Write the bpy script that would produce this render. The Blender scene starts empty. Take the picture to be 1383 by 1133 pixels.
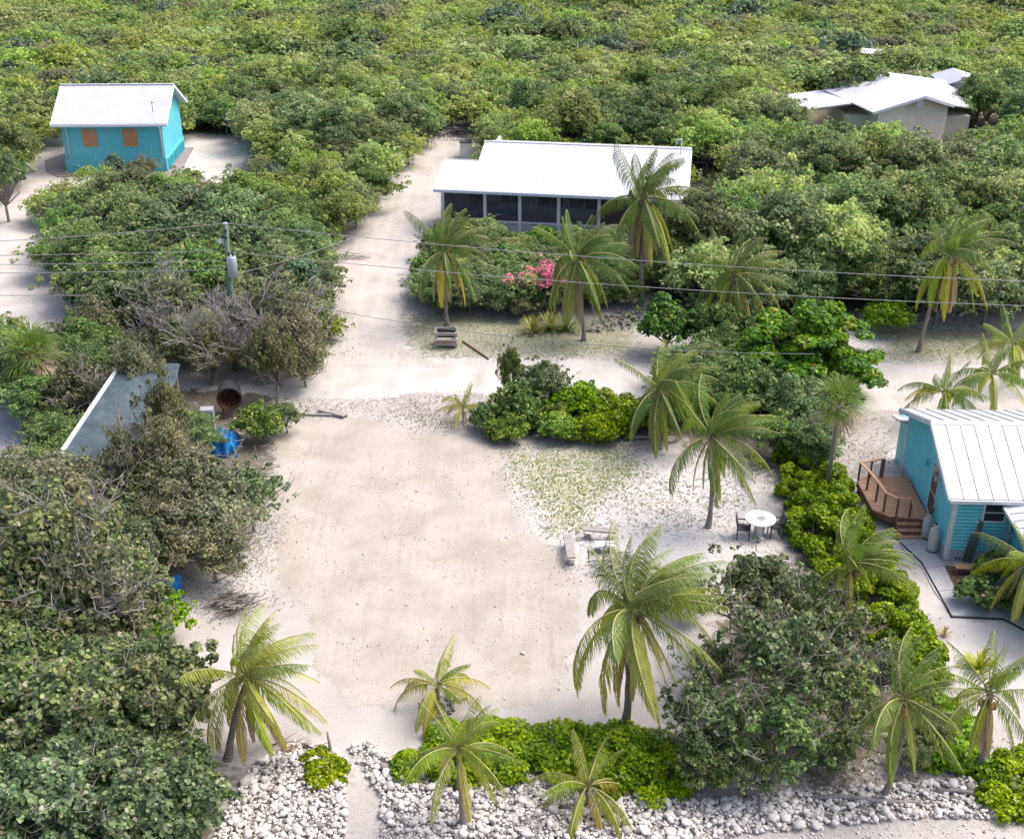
import bpy, math, random
import numpy as np
from mathutils import Vector, Matrix
R_=math.radians
col=bpy.context.scene.collection
scene=bpy.context.scene
# ---------------------------------------------------------------- camera model (used to place real things from the survey of the photo)
F=1690.;TH=R_(27.1);CH=25.4;CX,CY=691.5,566.5
def G(px,py,z=0.):
    u=(px-CX)/F; v=-(py-CY)/F
    d=(u, math.cos(TH)+v*math.sin(TH), -math.sin(TH)+v*math.cos(TH)); t=(z-CH)/d[2]
    return (d[0]*t,d[1]*t,z)
def Yp(px,py,y):
    u=(px-CX)/F; v=-(py-CY)/F
    d=(u, math.cos(TH)+v*math.sin(TH), -math.sin(TH)+v*math.cos(TH)); t=y/d[1]
    return (d[0]*t,y,CH+d[2]*t)
def P(x,y,z=0.):
    dz=z-CH; f=y*math.cos(TH)-dz*math.sin(TH); up=y*math.sin(TH)+dz*math.cos(TH)
    return CX+F*x/f, CY-F*up/f
# ---------------------------------------------------------------- materials
def hexc(r,g,b):
    f=lambda c:(c/255/12.92) if c/255<=.04045 else ((c/255+.055)/1.055)**2.4
    return (f(r),f(g),f(b),1)
class NT:
    def __init__(s,name):
        s.m=bpy.data.materials.new(name); s.m.use_nodes=True; s.t=s.m.node_tree; s.t.nodes.clear()
    def n(s,t,**k):
        nd=s.t.nodes.new(t)
        for a,v in k.items(): setattr(nd,a,v)
        return nd
    def l(s,a,b): s.t.links.new(a,b)
    def noise(s,scale,detail=4,rough=.55,vec=None,dist=0):
        n=s.n('ShaderNodeTexNoise'); n.inputs['Scale'].default_value=scale; n.inputs['Detail'].default_value=detail
        n.inputs['Roughness'].default_value=rough; n.inputs['Distortion'].default_value=dist
        if vec: s.l(vec,n.inputs['Vector'])
        return n
    def ramp(s,fac,stops,interp='LINEAR'):
        r=s.n('ShaderNodeValToRGB'); r.color_ramp.interpolation=interp; e=r.color_ramp.elements
        while len(e)<len(stops): e.new(.5)
        for i,(p,c) in enumerate(stops):
            e[i].position=p; e[i].color=c if len(c)==4 else (*c,1)
        s.l(fac,r.inputs[0]); return r
    def mix(s,fac,a,b,mode='MIX'):
        m=s.n('ShaderNodeMix',data_type='RGBA',blend_type=mode)
        for v,i in ((fac,0),(a,6),(b,7)):
            if hasattr(v,'is_output'): s.l(v,m.inputs[i])
            else: m.inputs[i].default_value=v if i==0 or len(v)==4 else (*v,1)
        return m.outputs[2]
    def math(s,op,a,b=0.,c=0.):
        m=s.n('ShaderNodeMath',operation=op)
        for i,v in enumerate((a,b,c)):
            if hasattr(v,'is_output'): s.l(v,m.inputs[i])
            else: m.inputs[i].default_value=v
        return m.outputs[0]
    def attr(s,name): return s.n('ShaderNodeAttribute',attribute_name=name)
    def pos(s): return s.n('ShaderNodeNewGeometry').outputs['Position']
    def objc(s): return s.n('ShaderNodeTexCoord').outputs['Object']
    def out(s,color,rough=.8,metal=0.,bump=None,bstr=.3,bdist=.02,spec=.3,alpha=None,trans=None):
        b=s.n('ShaderNodeBsdfPrincipled'); o=s.n('ShaderNodeOutputMaterial')
        if hasattr(color,'is_output'): s.l(color,b.inputs['Base Color'])
        else: b.inputs['Base Color'].default_value=color if len(color)==4 else (*color,1)
        if hasattr(rough,'is_output'): s.l(rough,b.inputs['Roughness'])
        else: b.inputs['Roughness'].default_value=rough
        b.inputs['Metallic'].default_value=metal; b.inputs['Specular IOR Level'].default_value=spec
        if bump is not None:
            bp=s.n('ShaderNodeBump'); bp.inputs['Strength'].default_value=bstr; bp.inputs['Distance'].default_value=bdist
            s.l(bump,bp.inputs['Height']); s.l(bp.outputs[0],b.inputs['Normal'])
        sh=b.outputs[0]
        if trans is not None:
            tr=s.n('ShaderNodeBsdfTranslucent'); s.l(trans[1],tr.inputs[0]) if hasattr(trans[1],'is_output') else None
            mx=s.n('ShaderNodeMixShader'); mx.inputs[0].default_value=trans[0]; s.l(sh,mx.inputs[1]); s.l(tr.outputs[0],mx.inputs[2]); sh=mx.outputs[0]
        if alpha is not None:
            tp=s.n('ShaderNodeBsdfTransparent'); mx=s.n('ShaderNodeMixShader'); s.l(alpha,mx.inputs[0]); s.l(tp.outputs[0],mx.inputs[1]); s.l(sh,mx.inputs[2]); sh=mx.outputs[0]
        s.l(sh,o.inputs[0]); return s.m

def paint(name,c,rough=.55,var=.12,grime=.12,scale=1.5,metal=0,bump=.0):
    t=NT(name); p=t.objc(); n=t.noise(scale,5,.6,p); n2=t.noise(scale*9,4,.6,p)
    dark=tuple(x*(1-var*2) for x in c[:3]); lite=tuple(min(1,x*(1+var*.6)) for x in c[:3])
    a=t.mix(t.ramp(n.outputs[0],[(.3,(0,0,0)),(.7,(1,1,1))]).outputs[0],dark,lite)
    gr=t.math('MULTIPLY',t.ramp(n2.outputs[0],[(.52,(0,0,0)),(.75,(1,1,1))]).outputs[0],grime)
    a=t.mix(gr,a,(.16,.14,.12))
    return t.out(a,rough,metal,bump=n2.outputs[0],bstr=.15 if not bump else bump,bdist=.01)
def wood(name,c1,c2,scale=(1,18,18),rough=.75):
    t=NT(name); mp=t.n('ShaderNodeMapping'); t.l(t.objc(),mp.inputs[0]); mp.inputs['Scale'].default_value=scale
    n=t.noise(1.2,6,.65,mp.outputs[0]); n2=t.noise(3,3,.5,t.objc())
    a=t.ramp(n.outputs[0],[(.3,c1),(.7,c2)]).outputs[0]
    a=t.mix(t.math('MULTIPLY',n2.outputs[0],.35),a,tuple(x*.55 for x in c1[:3]))
    return t.out(a,rough,bump=n.outputs[0],bstr=.4,bdist=.01)
def leafmat(name,stops,rough=.5,tr=.22,vary=.25,sat=.72):
    t=NT(name); a=t.attr('rnd').outputs['Fac']
    c=t.ramp(a,stops).outputs[0]
    oi=t.n('ShaderNodeObjectInfo').outputs['Random']
    hs=t.n('ShaderNodeHueSaturation'); t.l(c,hs.inputs['Color'])
    t.l(t.math('MULTIPLY_ADD',oi,.045,.482),hs.inputs['Hue'])
    t.l(t.math('MULTIPLY_ADD',t.math('FRACT',t.math('MULTIPLY',oi,7.31)),vary*2*1.5,(1-vary)*1.5),hs.inputs['Value'])
    t.l(t.math('MULTIPLY_ADD',t.math('FRACT',t.math('MULTIPLY',oi,13.7)),.3,sat),hs.inputs['Saturation'])
    n=t.noise(1.1,3,.5,t.pos())
    c2=t.mix(t.math('MULTIPLY',n.outputs[0],.5),hs.outputs[0],t.mix(1.,hs.outputs[0],(.75,.75,.6),'MULTIPLY'))
    return t.out(c2,rough,spec=.3,trans=(tr,c2))
M={}
def lin(*a): return hexc(*a)
M['scrub']=leafmat('scrub_leaves',[(0,(.09,.14,.025)),(.3,(.19,.265,.045)),(.6,(.32,.39,.075)),(.85,(.44,.5,.1)),(.97,(.42,.36,.18)),(1,(.45,.42,.34))],vary=.25,tr=.5)
M['wood_green']=leafmat('woodland_leaves',[(0,(.045,.085,.025)),(.35,(.12,.19,.05)),(.7,(.23,.32,.075)),(.93,(.36,.43,.11)),(1,(.4,.32,.17))],vary=.28,tr=.5)
M['grape']=leafmat('sea_grape_leaves',[(0,(.04,.065,.028)),(.35,(.085,.145,.04)),(.65,(.155,.225,.06)),(.86,(.29,.36,.1)),(.95,(.2,.11,.055)),(1,(.34,.31,.24))],rough=.42,vary=.22,tr=.45)
M['grape_olive']=leafmat('olive_leaves',[(0,(.05,.06,.028)),(.35,(.13,.15,.058)),(.62,(.22,.24,.09)),(.8,(.31,.29,.11)),(.92,(.24,.15,.075)),(1,(.34,.3,.22))],rough=.5,vary=.22,tr=.45)
M['lime']=leafmat('lime_leaves',[(0,(.055,.1,.008)),(.35,(.125,.205,.012)),(.7,(.225,.31,.018)),(1,(.36,.42,.03))],rough=.4,vary=.15,tr=.35,sat=.9)
M['bright']=leafmat('bright_leaves',[(0,(.035,.085,.015)),(.4,(.08,.165,.025)),(.8,(.2,.31,.04)),(.96,(.32,.38,.06)),(1,(.3,.18,.06))],rough=.42,vary=.15,tr=.4,sat=.85)
M['teal_leaf']=leafmat('blue_green_leaves',[(0,(.035,.07,.04)),(.5,(.1,.16,.085)),(1,(.22,.3,.17))],vary=.2,tr=.25)
M['pink']=leafmat('pink_bracts',[(0,(.45,.02,.16)),(.6,(.7,.04,.25)),(1,(.75,.12,.2))],vary=.1)
M['frond']=leafmat('palm_leaflets',[(0,(.06,.095,.025)),(.25,(.11,.165,.035)),(.5,(.2,.26,.045)),(.68,(.36,.38,.06)),(.8,(.5,.42,.08)),(.9,(.36,.25,.14)),(1,(.34,.28,.23))],rough=.38,tr=.35,vary=.08,sat=.85)
M['rachis']=paint('palm_midrib',(.42,.4,.14),.45,.2,.1,3)
M['bark']=wood('grey_bark',(.16,.14,.12),(.34,.31,.28),(3,3,14))
M['twig']=wood('bleached_twigs',(.2,.18,.17),(.4,.37,.36),(4,4,4))
t=NT('palm_bark'); w=t.n('ShaderNodeTexWave',bands_direction='Z'); t.l(t.objc(),w.inputs[0]); w.inputs['Scale'].default_value=3.2; w.inputs['Distortion'].default_value=1.2
nn=t.noise(6,5,.6,t.objc()); c=t.mix(w.outputs[1],(.25,.22,.2),(.36,.33,.3)); c=t.mix(nn.outputs[0],c,(.2,.17,.15))
M['palm_bark']=t.out(c,.85,bump=w.outputs[1],bstr=.6,bdist=.03)
M['white_metal']=paint('white_roof_metal',(.58,.59,.62),.38,.06,.14,.8)
M['white']=paint('white_paint',(.68,.69,.71),.5,.05,.06)
M['fascia']=paint('fascia_paint',(.62,.66,.74),.5,.05,.06)
M['cream']=paint('cream_render',(.75,.73,.63),.8,.06,.1)
M['teal_wall']=paint('turquoise_render',(.12,.53,.62),.6,.05,.03)
M['teal_side']=paint('turquoise_side_render',(.15,.56,.64),.6,.05,.03)
M['siding']=paint('turquoise_siding',(.18,.64,.73),.5,.05,.03)
M['plywood']=wood('plywood',(.48,.23,.1),(.62,.33,.16),(2,2,14))
M['deck']=wood('deck_boards',(.4,.22,.13),(.64,.4,.27),(1.5,10,3))
M['deckdark']=wood('deck_frame',(.16,.08,.055),(.3,.17,.12),(8,8,3))
M['greywood']=wood('weathered_wood',(.26,.24,.22),(.5,.47,.44),(2,12,12))
M['polewood']=wood('treated_pole_wood',(.1,.16,.12),(.2,.26,.2),(10,10,1.5))
M['galv']=paint('galvanised',(.5,.53,.56),.4,.08,.05,metal=.4)
M['tank']=paint('tank_paint',(.55,.6,.55),.4,.06,.1)
M['darkmetal']=paint('dark_metal',(.05,.05,.055),.5,.1,.1)
M['rust']=paint('rusty_steel',(.2,.085,.05),.85,.3,.3,3)
M['tarp']=paint('blue_tarp',(.01,.2,.55),.35,.2,.05,4,bump=.6)
M['darkblue']=paint('dark_blue_tarp',(.02,.03,.08),.5,.2,.1,3)
M['interior']=paint('porch_wall',(.5,.52,.54),.8,.05,.1)
M['floor']=paint('porch_floor',(.45,.45,.45),.8,.05,.1)
M['skirt']=paint('block_skirting',(.42,.44,.5),.85,.1,.15,3)
t=NT('concrete'); n=t.noise(.9,6,.6,t.objc()); n2=t.noise(25,4,.6,t.objc())
c=t.ramp(n.outputs[0],[(.3,(.32,.33,.36)),(.7,(.47,.47,.48))]).outputs[0]; c=t.mix(t.math('MULTIPLY',n2.outputs[0],.25),c,(.75,.74,.72))
M['concrete']=t.out(c,.9,bump=n2.outputs[0],bstr=.3)
t=NT('window_glass'); M['glass']=t.out((.035,.04,.05),.08,spec=.6)
t=NT('corrugated'); w=t.n('ShaderNodeTexNoise'); n=t.noise(1.3,6,.65,t.objc()); n2=t.noise(8,5,.6,t.objc())
c=t.ramp(n.outputs[0],[(.3,(.035,.065,.085)),(.55,(.07,.115,.14)),(.75,(.14,.17,.18))]).outputs[0]
c=t.mix(t.math('MULTIPLY',n2.outputs[0],.3),c,(.2,.18,.15))
M['corr']=t.out(c,.85,spec=.1,bump=n2.outputs[0],bstr=.2,bdist=.01)
t=NT('rock'); a=t.attr('rnd').outputs['Fac']; n=t.noise(5,6,.6,t.pos())
c=t.ramp(a,[(0,(.2,.18,.16)),(.12,(.42,.38,.35)),(.4,(.62,.59,.55)),(1,(.8,.775,.74))]).outputs[0]
c=t.mix(t.math('MULTIPLY',n.outputs[0],.5),c,(.4,.38,.36)); M['rock']=t.out(c,.9,bump=n.outputs[0],bstr=.4,bdist=.03)
t=NT('dark_rock'); n=t.noise(4,6,.6,t.pos()); c=t.ramp(n.outputs[0],[(.3,(.15,.14,.13)),(.7,(.4,.38,.36))]).outputs[0]; M['darkrock']=t.out(c,.9,bump=n.outputs[0])
t=NT('litter_chips'); a=t.attr('rnd').outputs['Fac']; c=t.ramp(a,[(0,(.1,.075,.06)),(.4,(.2,.15,.11)),(.7,(.3,.25,.2)),(1,(.42,.38,.33))]).outputs[0]; M['litter']=t.out(c,.9)
M['grass']=leafmat('grass_blades',[(0,(.17,.21,.05)),(.5,(.29,.33,.09)),(.85,(.42,.42,.16)),(1,(.5,.46,.25))],tr=.3,vary=.0)
M['yellow']=paint('yellow_float',(.6,.32,.03),.5,.1,.05)
M['carwhite']=paint('car_paint',(.75,.76,.78),.25,.02,.03)
M['rubber']=paint('rubber',(.03,.03,.03),.8,.1,.1)
M['cactus']=paint('cactus_skin',(.13,.17,.14),.7,.2,.1,5)
M['red']=paint('red_fabric',(.35,.03,.03),.8,.1,.0)
M['bluefab']=paint('blue_fabric',(.03,.12,.3),.8,.1,.0)
M['husk']=paint('coconut_husk',(.3,.2,.07),.7,.3,.2,4)
# screen: thin insect mesh, mostly see through
t=NT('insect_screen'); b=t.n('ShaderNodeBsdfDiffuse'); b.inputs[0].default_value=(.12,.125,.14,1); tp=t.n('ShaderNodeBsdfTransparent'); mx=t.n('ShaderNodeMixShader'); mx.inputs[0].default_value=.3
t.l(tp.outputs[0],mx.inputs[1]); t.l(b.outputs[0],mx.inputs[2]); o=t.n('ShaderNodeOutputMaterial'); t.l(mx.outputs[0],o.inputs[0]); M['screen']=t.m

# ---------------------------------------------------------------- object helpers
def link(name,data,parent=None,loc=(0,0,0)):
    o=bpy.data.objects.new(name,data); col.objects.link(o); o.location=loc
    if parent is not None: o.parent=parent
    return o
def tag(o,label=None,cat=None,group=None,kind=None):
    if label:
        o['label']=label
    if cat: o['category']=cat
    if group: o['group']=group
    if kind: o['kind']=kind
    return o
def empty(name,loc,label,cat,group=None,rz=0):
    o=bpy.data.objects.new(name,None); col.objects.link(o); o.location=loc; o.rotation_euler=(0,0,rz); o.empty_display_size=.3
    return tag(o,label,cat,group)
def npmesh(name,V,K,nv,rnd=None,mats=(),midx=None,smooth=False):
    """mesh with faces that all have nv corners. V (n,3), K (m,nv)"""
    me=bpy.data.meshes.new(name); V=np.asarray(V,np.float32); K=np.asarray(K,np.int32)
    me.vertices.add(len(V)); me.vertices.foreach_set('co',V.ravel())
    me.loops.add(K.size); me.loops.foreach_set('vertex_index',K.ravel())
    me.polygons.add(len(K)); me.polygons.foreach_set('loop_start',np.arange(len(K),dtype=np.int32)*nv)
    if rnd is not None:
        a=me.attributes.new('rnd','FLOAT','FACE'); a.data.foreach_set('value',np.asarray(rnd,np.float32))
    for m in mats: me.materials.append(m)
    if midx is not None: me.polygons.foreach_set('material_index',np.asarray(midx,np.int32))
    if smooth: me.polygons.foreach_set('use_smooth',np.ones(len(K),bool))
    me.update(calc_edges=True); return me
class MB:
    def __init__(s): s.v=[]; s.f=[]
    def poly(s,pts):
        n=len(s.v); s.v+= [tuple(p) for p in pts]; s.f.append(tuple(range(n,n+len(pts)))); return s
    def hexa(s,b,t_):
        n=len(s.v); s.v+=[tuple(p) for p in b]+[tuple(p) for p in t_]; k=len(b)
        s.f.append(tuple(n+i for i in reversed(range(k)))); s.f.append(tuple(n+k+i for i in range(k)))
        for i in range(k): j=(i+1)%k; s.f.append((n+i,n+j,n+k+j,n+k+i))
        return s
    def box(s,x0,x1,y0,y1,z0,z1):
        q=[(x0,y0),(x1,y0),(x1,y1),(x0,y1)]
        return s.hexa([(a,b,z0) for a,b in q],[(a,b,z1) for a,b in q])
    def slab(s,pts,th):
        n=(Vector(pts[1])-Vector(pts[0])).cross(Vector(pts[2])-Vector(pts[0])).normalized()
        if n.z<0: pts=list(reversed(pts)); n=-n
        return s.hexa([Vector(p)-n*th for p in pts],pts)
    def beam(s,a,b,w,h=None):
        h=h or w; a=Vector(a);b=Vector(b);d=(b-a).normalized(); up=Vector((0,0,1)) if abs(d.z)<.95 else Vector((0,1,0))
        x=d.cross(up).normalized()*w/2; y=x.cross(d).normalized()*h/2
        q=[-x-y,x-y,x+y,-x+y]; return s.hexa([a+k for k in q],[b+k for k in q])
    def tube(s,path,rad,sides=6,cap=True):
        n0=len(s.v); m=len(path); path=[Vector(p) for p in path]
        if not hasattr(rad,'__len__'): rad=[rad]*m
        for i,p in enumerate(path):
            d=(path[min(i+1,m-1)]-path[max(i-1,0)]).normalized(); up=Vector((0,0,1)) if abs(d.z)<.9 else Vector((0,1,0))
            x=d.cross(up).normalized(); y=x.cross(d)
            for k in range(sides):
                a=2*math.pi*k/sides; s.v.append(tuple(p+(x*math.cos(a)+y*math.sin(a))*rad[i]))
        for i in range(m-1):
            for k in range(sides):
                a=n0+i*sides+k; b=n0+i*sides+(k+1)%sides; s.f.append((a,b,b+sides,a+sides))
        if cap:
            s.f.append(tuple(n0+k for k in reversed(range(sides)))); s.f.append(tuple(n0+(m-1)*sides+k for k in range(sides)))
        return s
    def lathe(s,c,prof,sides=20):
        n0=len(s.v)
        for r,z in prof:
            for k in range(sides):
                a=2*math.pi*k/sides; s.v.append((c[0]+r*math.cos(a),c[1]+r*math.sin(a),c[2]+z))
        m=len(prof)
        for i in range(m-1):
            for k in range(sides):
                a=n0+i*sides+k; b=n0+i*sides+(k+1)%sides; s.f.append((a,b,b+sides,a+sides))
        s.f.append(tuple(n0+k for k in reversed(range(sides)))); s.f.append(tuple(n0+(m-1)*sides+k for k in range(sides)))
        return s
    def build(s,name,mat,parent=None,smooth=False,loc=(0,0,0),bevel=0):
        me=bpy.data.meshes.new(name); me.from_pydata(s.v,[],s.f); me.materials.append(mat)
        if smooth: me.polygons.foreach_set('use_smooth',[True]*len(me.polygons))
        me.update(); o=link(name,me,parent,loc)
        if bevel:
            b=o.modifiers.new('b','BEVEL'); b.width=bevel; b.segments=2; b.limit_method='ANGLE'
        return o
# ---------------------------------------------------------------- polygons
def wpoly(pp,z=0.): return np.array([G(a,b,z)[:2] for a,b in pp])
def sdf(poly,X,Y):
    """signed distance, positive inside"""
    poly=np.asarray(poly,float); d=np.full(X.shape,1e18); ins=np.zeros(X.shape,bool)
    for i in range(len(poly)):
        a=poly[i-1]; b=poly[i]; e=b-a; w0=X-a[0]; w1=Y-a[1]
        t=np.clip((w0*e[0]+w1*e[1])/(e@e+1e-12),0,1)
        d=np.minimum(d,(w0-e[0]*t)**2+(w1-e[1]*t)**2)
        c=((a[1]>Y)!=(b[1]>Y)); xx=a[0]+(Y-a[1])/( (b[1]-a[1]) if b[1]!=a[1] else 1e-9)*(b[0]-a[0])
        ins^= c&(X<xx)
    return np.where(ins,1,-1)*np.sqrt(d)
# ---------------------------------------------------------------- ground
SHORE=[[(230,1250),(300,1110),(335,1040),(372,1015),(400,1003),(445,1010),(468,1030),(468,1090),(474,1260)],[(512,1260),(516,1080),(500,1040),(540,1040),(700,1045),(860,1075),(930,1085),(985,1080),(1080,1068),(1180,1062),(1400,1045),(1500,1050),(1500,1110),(1250,1105),(1010,1128),(850,1150),(820,1260)]]
ZONES=dict(
 grass=[[(680,604),(852,600),(885,640),(820,680),(790,720),(740,728),(715,680),(682,650)],
        [(548,425),(700,430),(860,440),(865,478),(720,482),(560,478),(545,445)],
        [(1200,440),(1300,440),(1500,450),(1500,488),(1200,488)]],
 litter=[[(396,540),(560,534),(650,532),(640,568),(575,590),(540,578),(500,560),(400,568)],
        [(1150,560),(1215,575),(1205,640),(1140,660),(1130,620)],
        [(690,610),(1060,620),(1060,740),(700,740)],
        [(430,400),(470,400),(470,480),(425,480)],[(545,370),(600,370),(600,470),(540,450)],
        [(640,560),(690,560),(720,612),(660,610)],
        [(300,690),(380,700),(372,820),(240,850),(240,800)],
        [(870,1080),(1383,1000),(1383,1060),(880,1110)],
        [(760,740),(880,730),(900,790),(770,790)]],
 rubble=[[(690,600),(1060,630),(1060,760),(760,780),(690,700)],[(1130,470),(1500,470),(1500,430),(1180,430)],
        [(300,690),(380,700),(372,820),(240,850),(240,800)]],
 verge=[[(548,425),(700,425),(860,430),(865,482),(720,486),(560,482),(545,445)],[(1180,440),(1300,438),(1500,450),(1500,488),(1190,488)]],
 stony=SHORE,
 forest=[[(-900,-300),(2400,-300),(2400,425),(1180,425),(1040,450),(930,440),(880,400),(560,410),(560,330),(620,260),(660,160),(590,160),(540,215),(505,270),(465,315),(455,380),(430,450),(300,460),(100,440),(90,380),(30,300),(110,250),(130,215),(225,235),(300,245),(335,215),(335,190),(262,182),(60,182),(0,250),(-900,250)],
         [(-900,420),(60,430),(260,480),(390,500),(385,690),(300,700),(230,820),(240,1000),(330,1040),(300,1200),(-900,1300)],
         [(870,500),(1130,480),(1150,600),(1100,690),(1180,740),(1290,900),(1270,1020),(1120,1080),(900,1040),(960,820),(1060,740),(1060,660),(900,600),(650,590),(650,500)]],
)
def gl():
    xs=np.concatenate([-np.geomspace(34,600,26)[::-1],np.arange(-33.6,33.7,.3),np.geomspace(34,600,26)])
    ys=np.concatenate([np.linspace(-40,20,12),np.arange(20.3,72,.3),np.geomspace(72.3,900,46)])
    X,Y=np.meshgrid(xs,ys); nx,ny=len(xs),len(ys)
    V=np.stack([X.ravel(),Y.ravel(),np.zeros(X.size)],1)
    i=np.arange(nx-1)[None,:]+nx*np.arange(ny-1)[:,None]; i=i.ravel()
    K=np.stack([i,i+1,i+nx+1,i+nx],1)
    me=npmesh('ground',V,K,4)
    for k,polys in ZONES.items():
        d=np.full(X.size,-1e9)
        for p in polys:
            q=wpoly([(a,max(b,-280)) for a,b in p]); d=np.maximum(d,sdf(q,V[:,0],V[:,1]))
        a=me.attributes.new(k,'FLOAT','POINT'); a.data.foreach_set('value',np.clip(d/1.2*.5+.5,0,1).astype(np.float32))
    t=NT('coral_sand_ground'); p=t.pos()
    n1=t.noise(.35,6,.6,p); n2=t.noise(2.6,8,.7,p,.3); n3=t.noise(14,5,.65,p); n4=t.noise(5,6,.7,p,.6)
    base=t.ramp(n1.outputs[0],[(.3,(.4,.375,.35)),(.7,(.54,.52,.495))]).outputs[0]
    sp=t.ramp(n3.outputs[0],[(.45,(0,0,0)),(.72,(1,1,1))]).outputs[0]
    base=t.mix(t.math('MULTIPLY',sp,.45),base,(.36,.335,.31))
    base=t.mix(t.math('MULTIPLY',t.ramp(n4.outputs[0],[(.5,(0,0,0)),(.66,(1,1,1))]).outputs[0],.35),base,(.4,.38,.355))
    def thr(name,noise,lo,hi,k=1.):
        a=t.attr(name).outputs['Fac']; v=t.math('ADD',t.math('MULTIPLY',a,1.),t.math('SUBTRACT',noise,.5))
        v=t.math('MULTIPLY_ADD',t.math('SUBTRACT',noise,.5),2.6,a)
        return t.math('MULTIPLY',t.ramp(v,[(lo,(0,0,0)),(hi,(1,1,1))]).outputs[0],k)
    c=t.mix(thr('rubble',n4.outputs[0],.5,1.1,.65),base,(.72,.71,.7))
    lt=t.math('MULTIPLY',t.math('MULTIPLY',t.ramp(n4.outputs[0],[(.46,(0,0,0)),(.6,(1,1,1))]).outputs[0],t.attr('litter').outputs['Fac']),.75)
    c=t.mix(lt,c,(.27,.245,.215))
    c=t.mix(thr('grass',n2.outputs[0],.62,1.1,.7),c,t.mix(n3.outputs[0],(.27,.3,.12),(.5,.49,.3)))
    c=t.mix(thr('stony',n4.outputs[0],.4,.9,1.),c,(.36,.33,.3))  # darker ground under the shore stones: painted shade for the deep gaps between them
    c=t.mix(thr('verge',n2.outputs[0],.35,.9,.85),c,t.mix(n3.outputs[0],(.17,.19,.1),(.42,.4,.33)))
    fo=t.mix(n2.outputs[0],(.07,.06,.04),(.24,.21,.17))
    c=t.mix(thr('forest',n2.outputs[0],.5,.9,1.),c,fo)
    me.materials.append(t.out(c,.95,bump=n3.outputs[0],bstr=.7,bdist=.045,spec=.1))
    o=link('ground',me); o['kind']='structure'
gl()
def sheet(name,pp,z,stops,scale=.5,ragged=.9,tracks=None,cell=.3,spk=.3,clip=400):
    q=wpoly(pp); lo=q.min(0)-.6; hi=np.minimum(q.max(0)+.6,clip)
    xs=np.arange(lo[0],hi[0],cell); ys=np.arange(lo[1],hi[1],cell); X,Y=np.meshgrid(xs,ys); nx=len(xs)
    d=sdf(q,X.ravel(),Y.ravel()); i=(np.arange(len(xs)-1)[None,:]+nx*np.arange(len(ys)-1)[:,None]).ravel()
    K=np.stack([i,i+1,i+nx+1,i+nx],1); K=K[(d[K].max(1)>-.55)]
    used,inv=np.unique(K,return_inverse=True); V=np.stack([X.ravel(),Y.ravel(),np.full(X.size,z)],1)[used]
    me=npmesh(name,V,inv.reshape(K.shape),4); a=me.attributes.new('sd','FLOAT','POINT'); a.data.foreach_set('value',d[used].astype(np.float32))
    t=NT(name+'_surface'); p=t.pos(); n1=t.noise(scale,6,.6,p,.4); n2=t.noise(9,5,.65,p); n3=t.noise(30,4,.6,p); n4=t.noise(1.7,5,.65,p)
    c=t.ramp(n1.outputs[0],[(.3,stops[0]),(.5,stops[1]),(.72,stops[2])]).outputs[0]
    sp=t.ramp(n2.outputs[0],[(.55,(0,0,0)),(.78,(1,1,1))]).outputs[0]
    c=t.mix(t.math('MULTIPLY',sp,spk),c,tuple(x*.55 for x in stops[0]))
    n5=t.noise(3.3,7,.7,p,.8); c=t.mix(t.math('MULTIPLY',t.ramp(n5.outputs[0],[(.5,(0,0,0)),(.7,(1,1,1))]).outputs[0],.3),c,tuple(x*.8 for x in stops[0]))
    if tracks:
        mp=t.n('ShaderNodeMapping'); t.l(p,mp.inputs[0]); mp.inputs['Rotation'].default_value=(0,0,tracks[0]); mp.inputs['Scale'].default_value=(tracks[1],tracks[1]*.07,1)
        tn=t.noise(1.,3,.5,mp.outputs[0],.2); c=t.mix(t.math('MULTIPLY',t.ramp(tn.outputs[0],[(.45,(0,0,0)),(.65,(1,1,1))]).outputs[0],tracks[2]),c,stops[2])
    if name=='sandy_lot':
        for rot,sc,k in ((R_(8),1.6,.12),(R_(44),4.5,.2),(R_(-50),4.,.2),(R_(80),4.,.15)):
            mp=t.n('ShaderNodeMapping'); t.l(p,mp.inputs[0]); mp.inputs['Rotation'].default_value=(0,0,rot); mp.inputs['Scale'].default_value=(sc,sc*.05,1)
            tn=t.noise(1.,5,.65,mp.outputs[0],.5); n6=t.noise(.6,3,.5,p); f=t.math('MULTIPLY',t.ramp(tn.outputs[0],[(.5,(0,0,0)),(.62,(1,1,1))]).outputs[0],t.ramp(n6.outputs[0],[(.42,(0,0,0)),(.6,(1,1,1))]).outputs[0]); c=t.mix(t.math('MULTIPLY',f,k),c,tuple(x*.78 for x in stops[0]))
    al=t.math('GREATER_THAN',t.math('ADD',t.attr('sd').outputs['Fac'],t.math('MULTIPLY',t.math('SUBTRACT',t.math('ADD',n4.outputs[0],t.math('MULTIPLY',n2.outputs[0],.5)),.75),ragged*2.2)),0.)
    n7=t.noise(22,3,.7,p); c=t.mix(t.math('MULTIPLY',t.ramp(n7.outputs[0],[(.58,(0,0,0)),(.68,(1,1,1))]).outputs[0],.3),c,tuple(x*.6 for x in stops[0]))
    h=t.math('ADD',n2.outputs[0],t.math('MULTIPLY',n3.outputs[0],.4))
    me.materials.append(t.out(c,.95,bump=h,bstr=.5,bdist=.03,spec=.1,alpha=al))
    o=link(name,me); o['kind']='structure'; return o
SAND=((.41,.39,.36),(.49,.472,.44),(.56,.545,.52))
sheet('sand_road',[(-900,430),(0,440),(120,452),(260,468),(400,478),(560,482),(700,484),(860,488),(1210,492),(2200,505),(2200,560),(1230,556),(1150,556),(880,548),(640,533),(560,532),(500,543),(400,538),(200,520),(0,505),(-900,500)],.008,SAND,tracks=(R_(90),1.3,.5))
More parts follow.
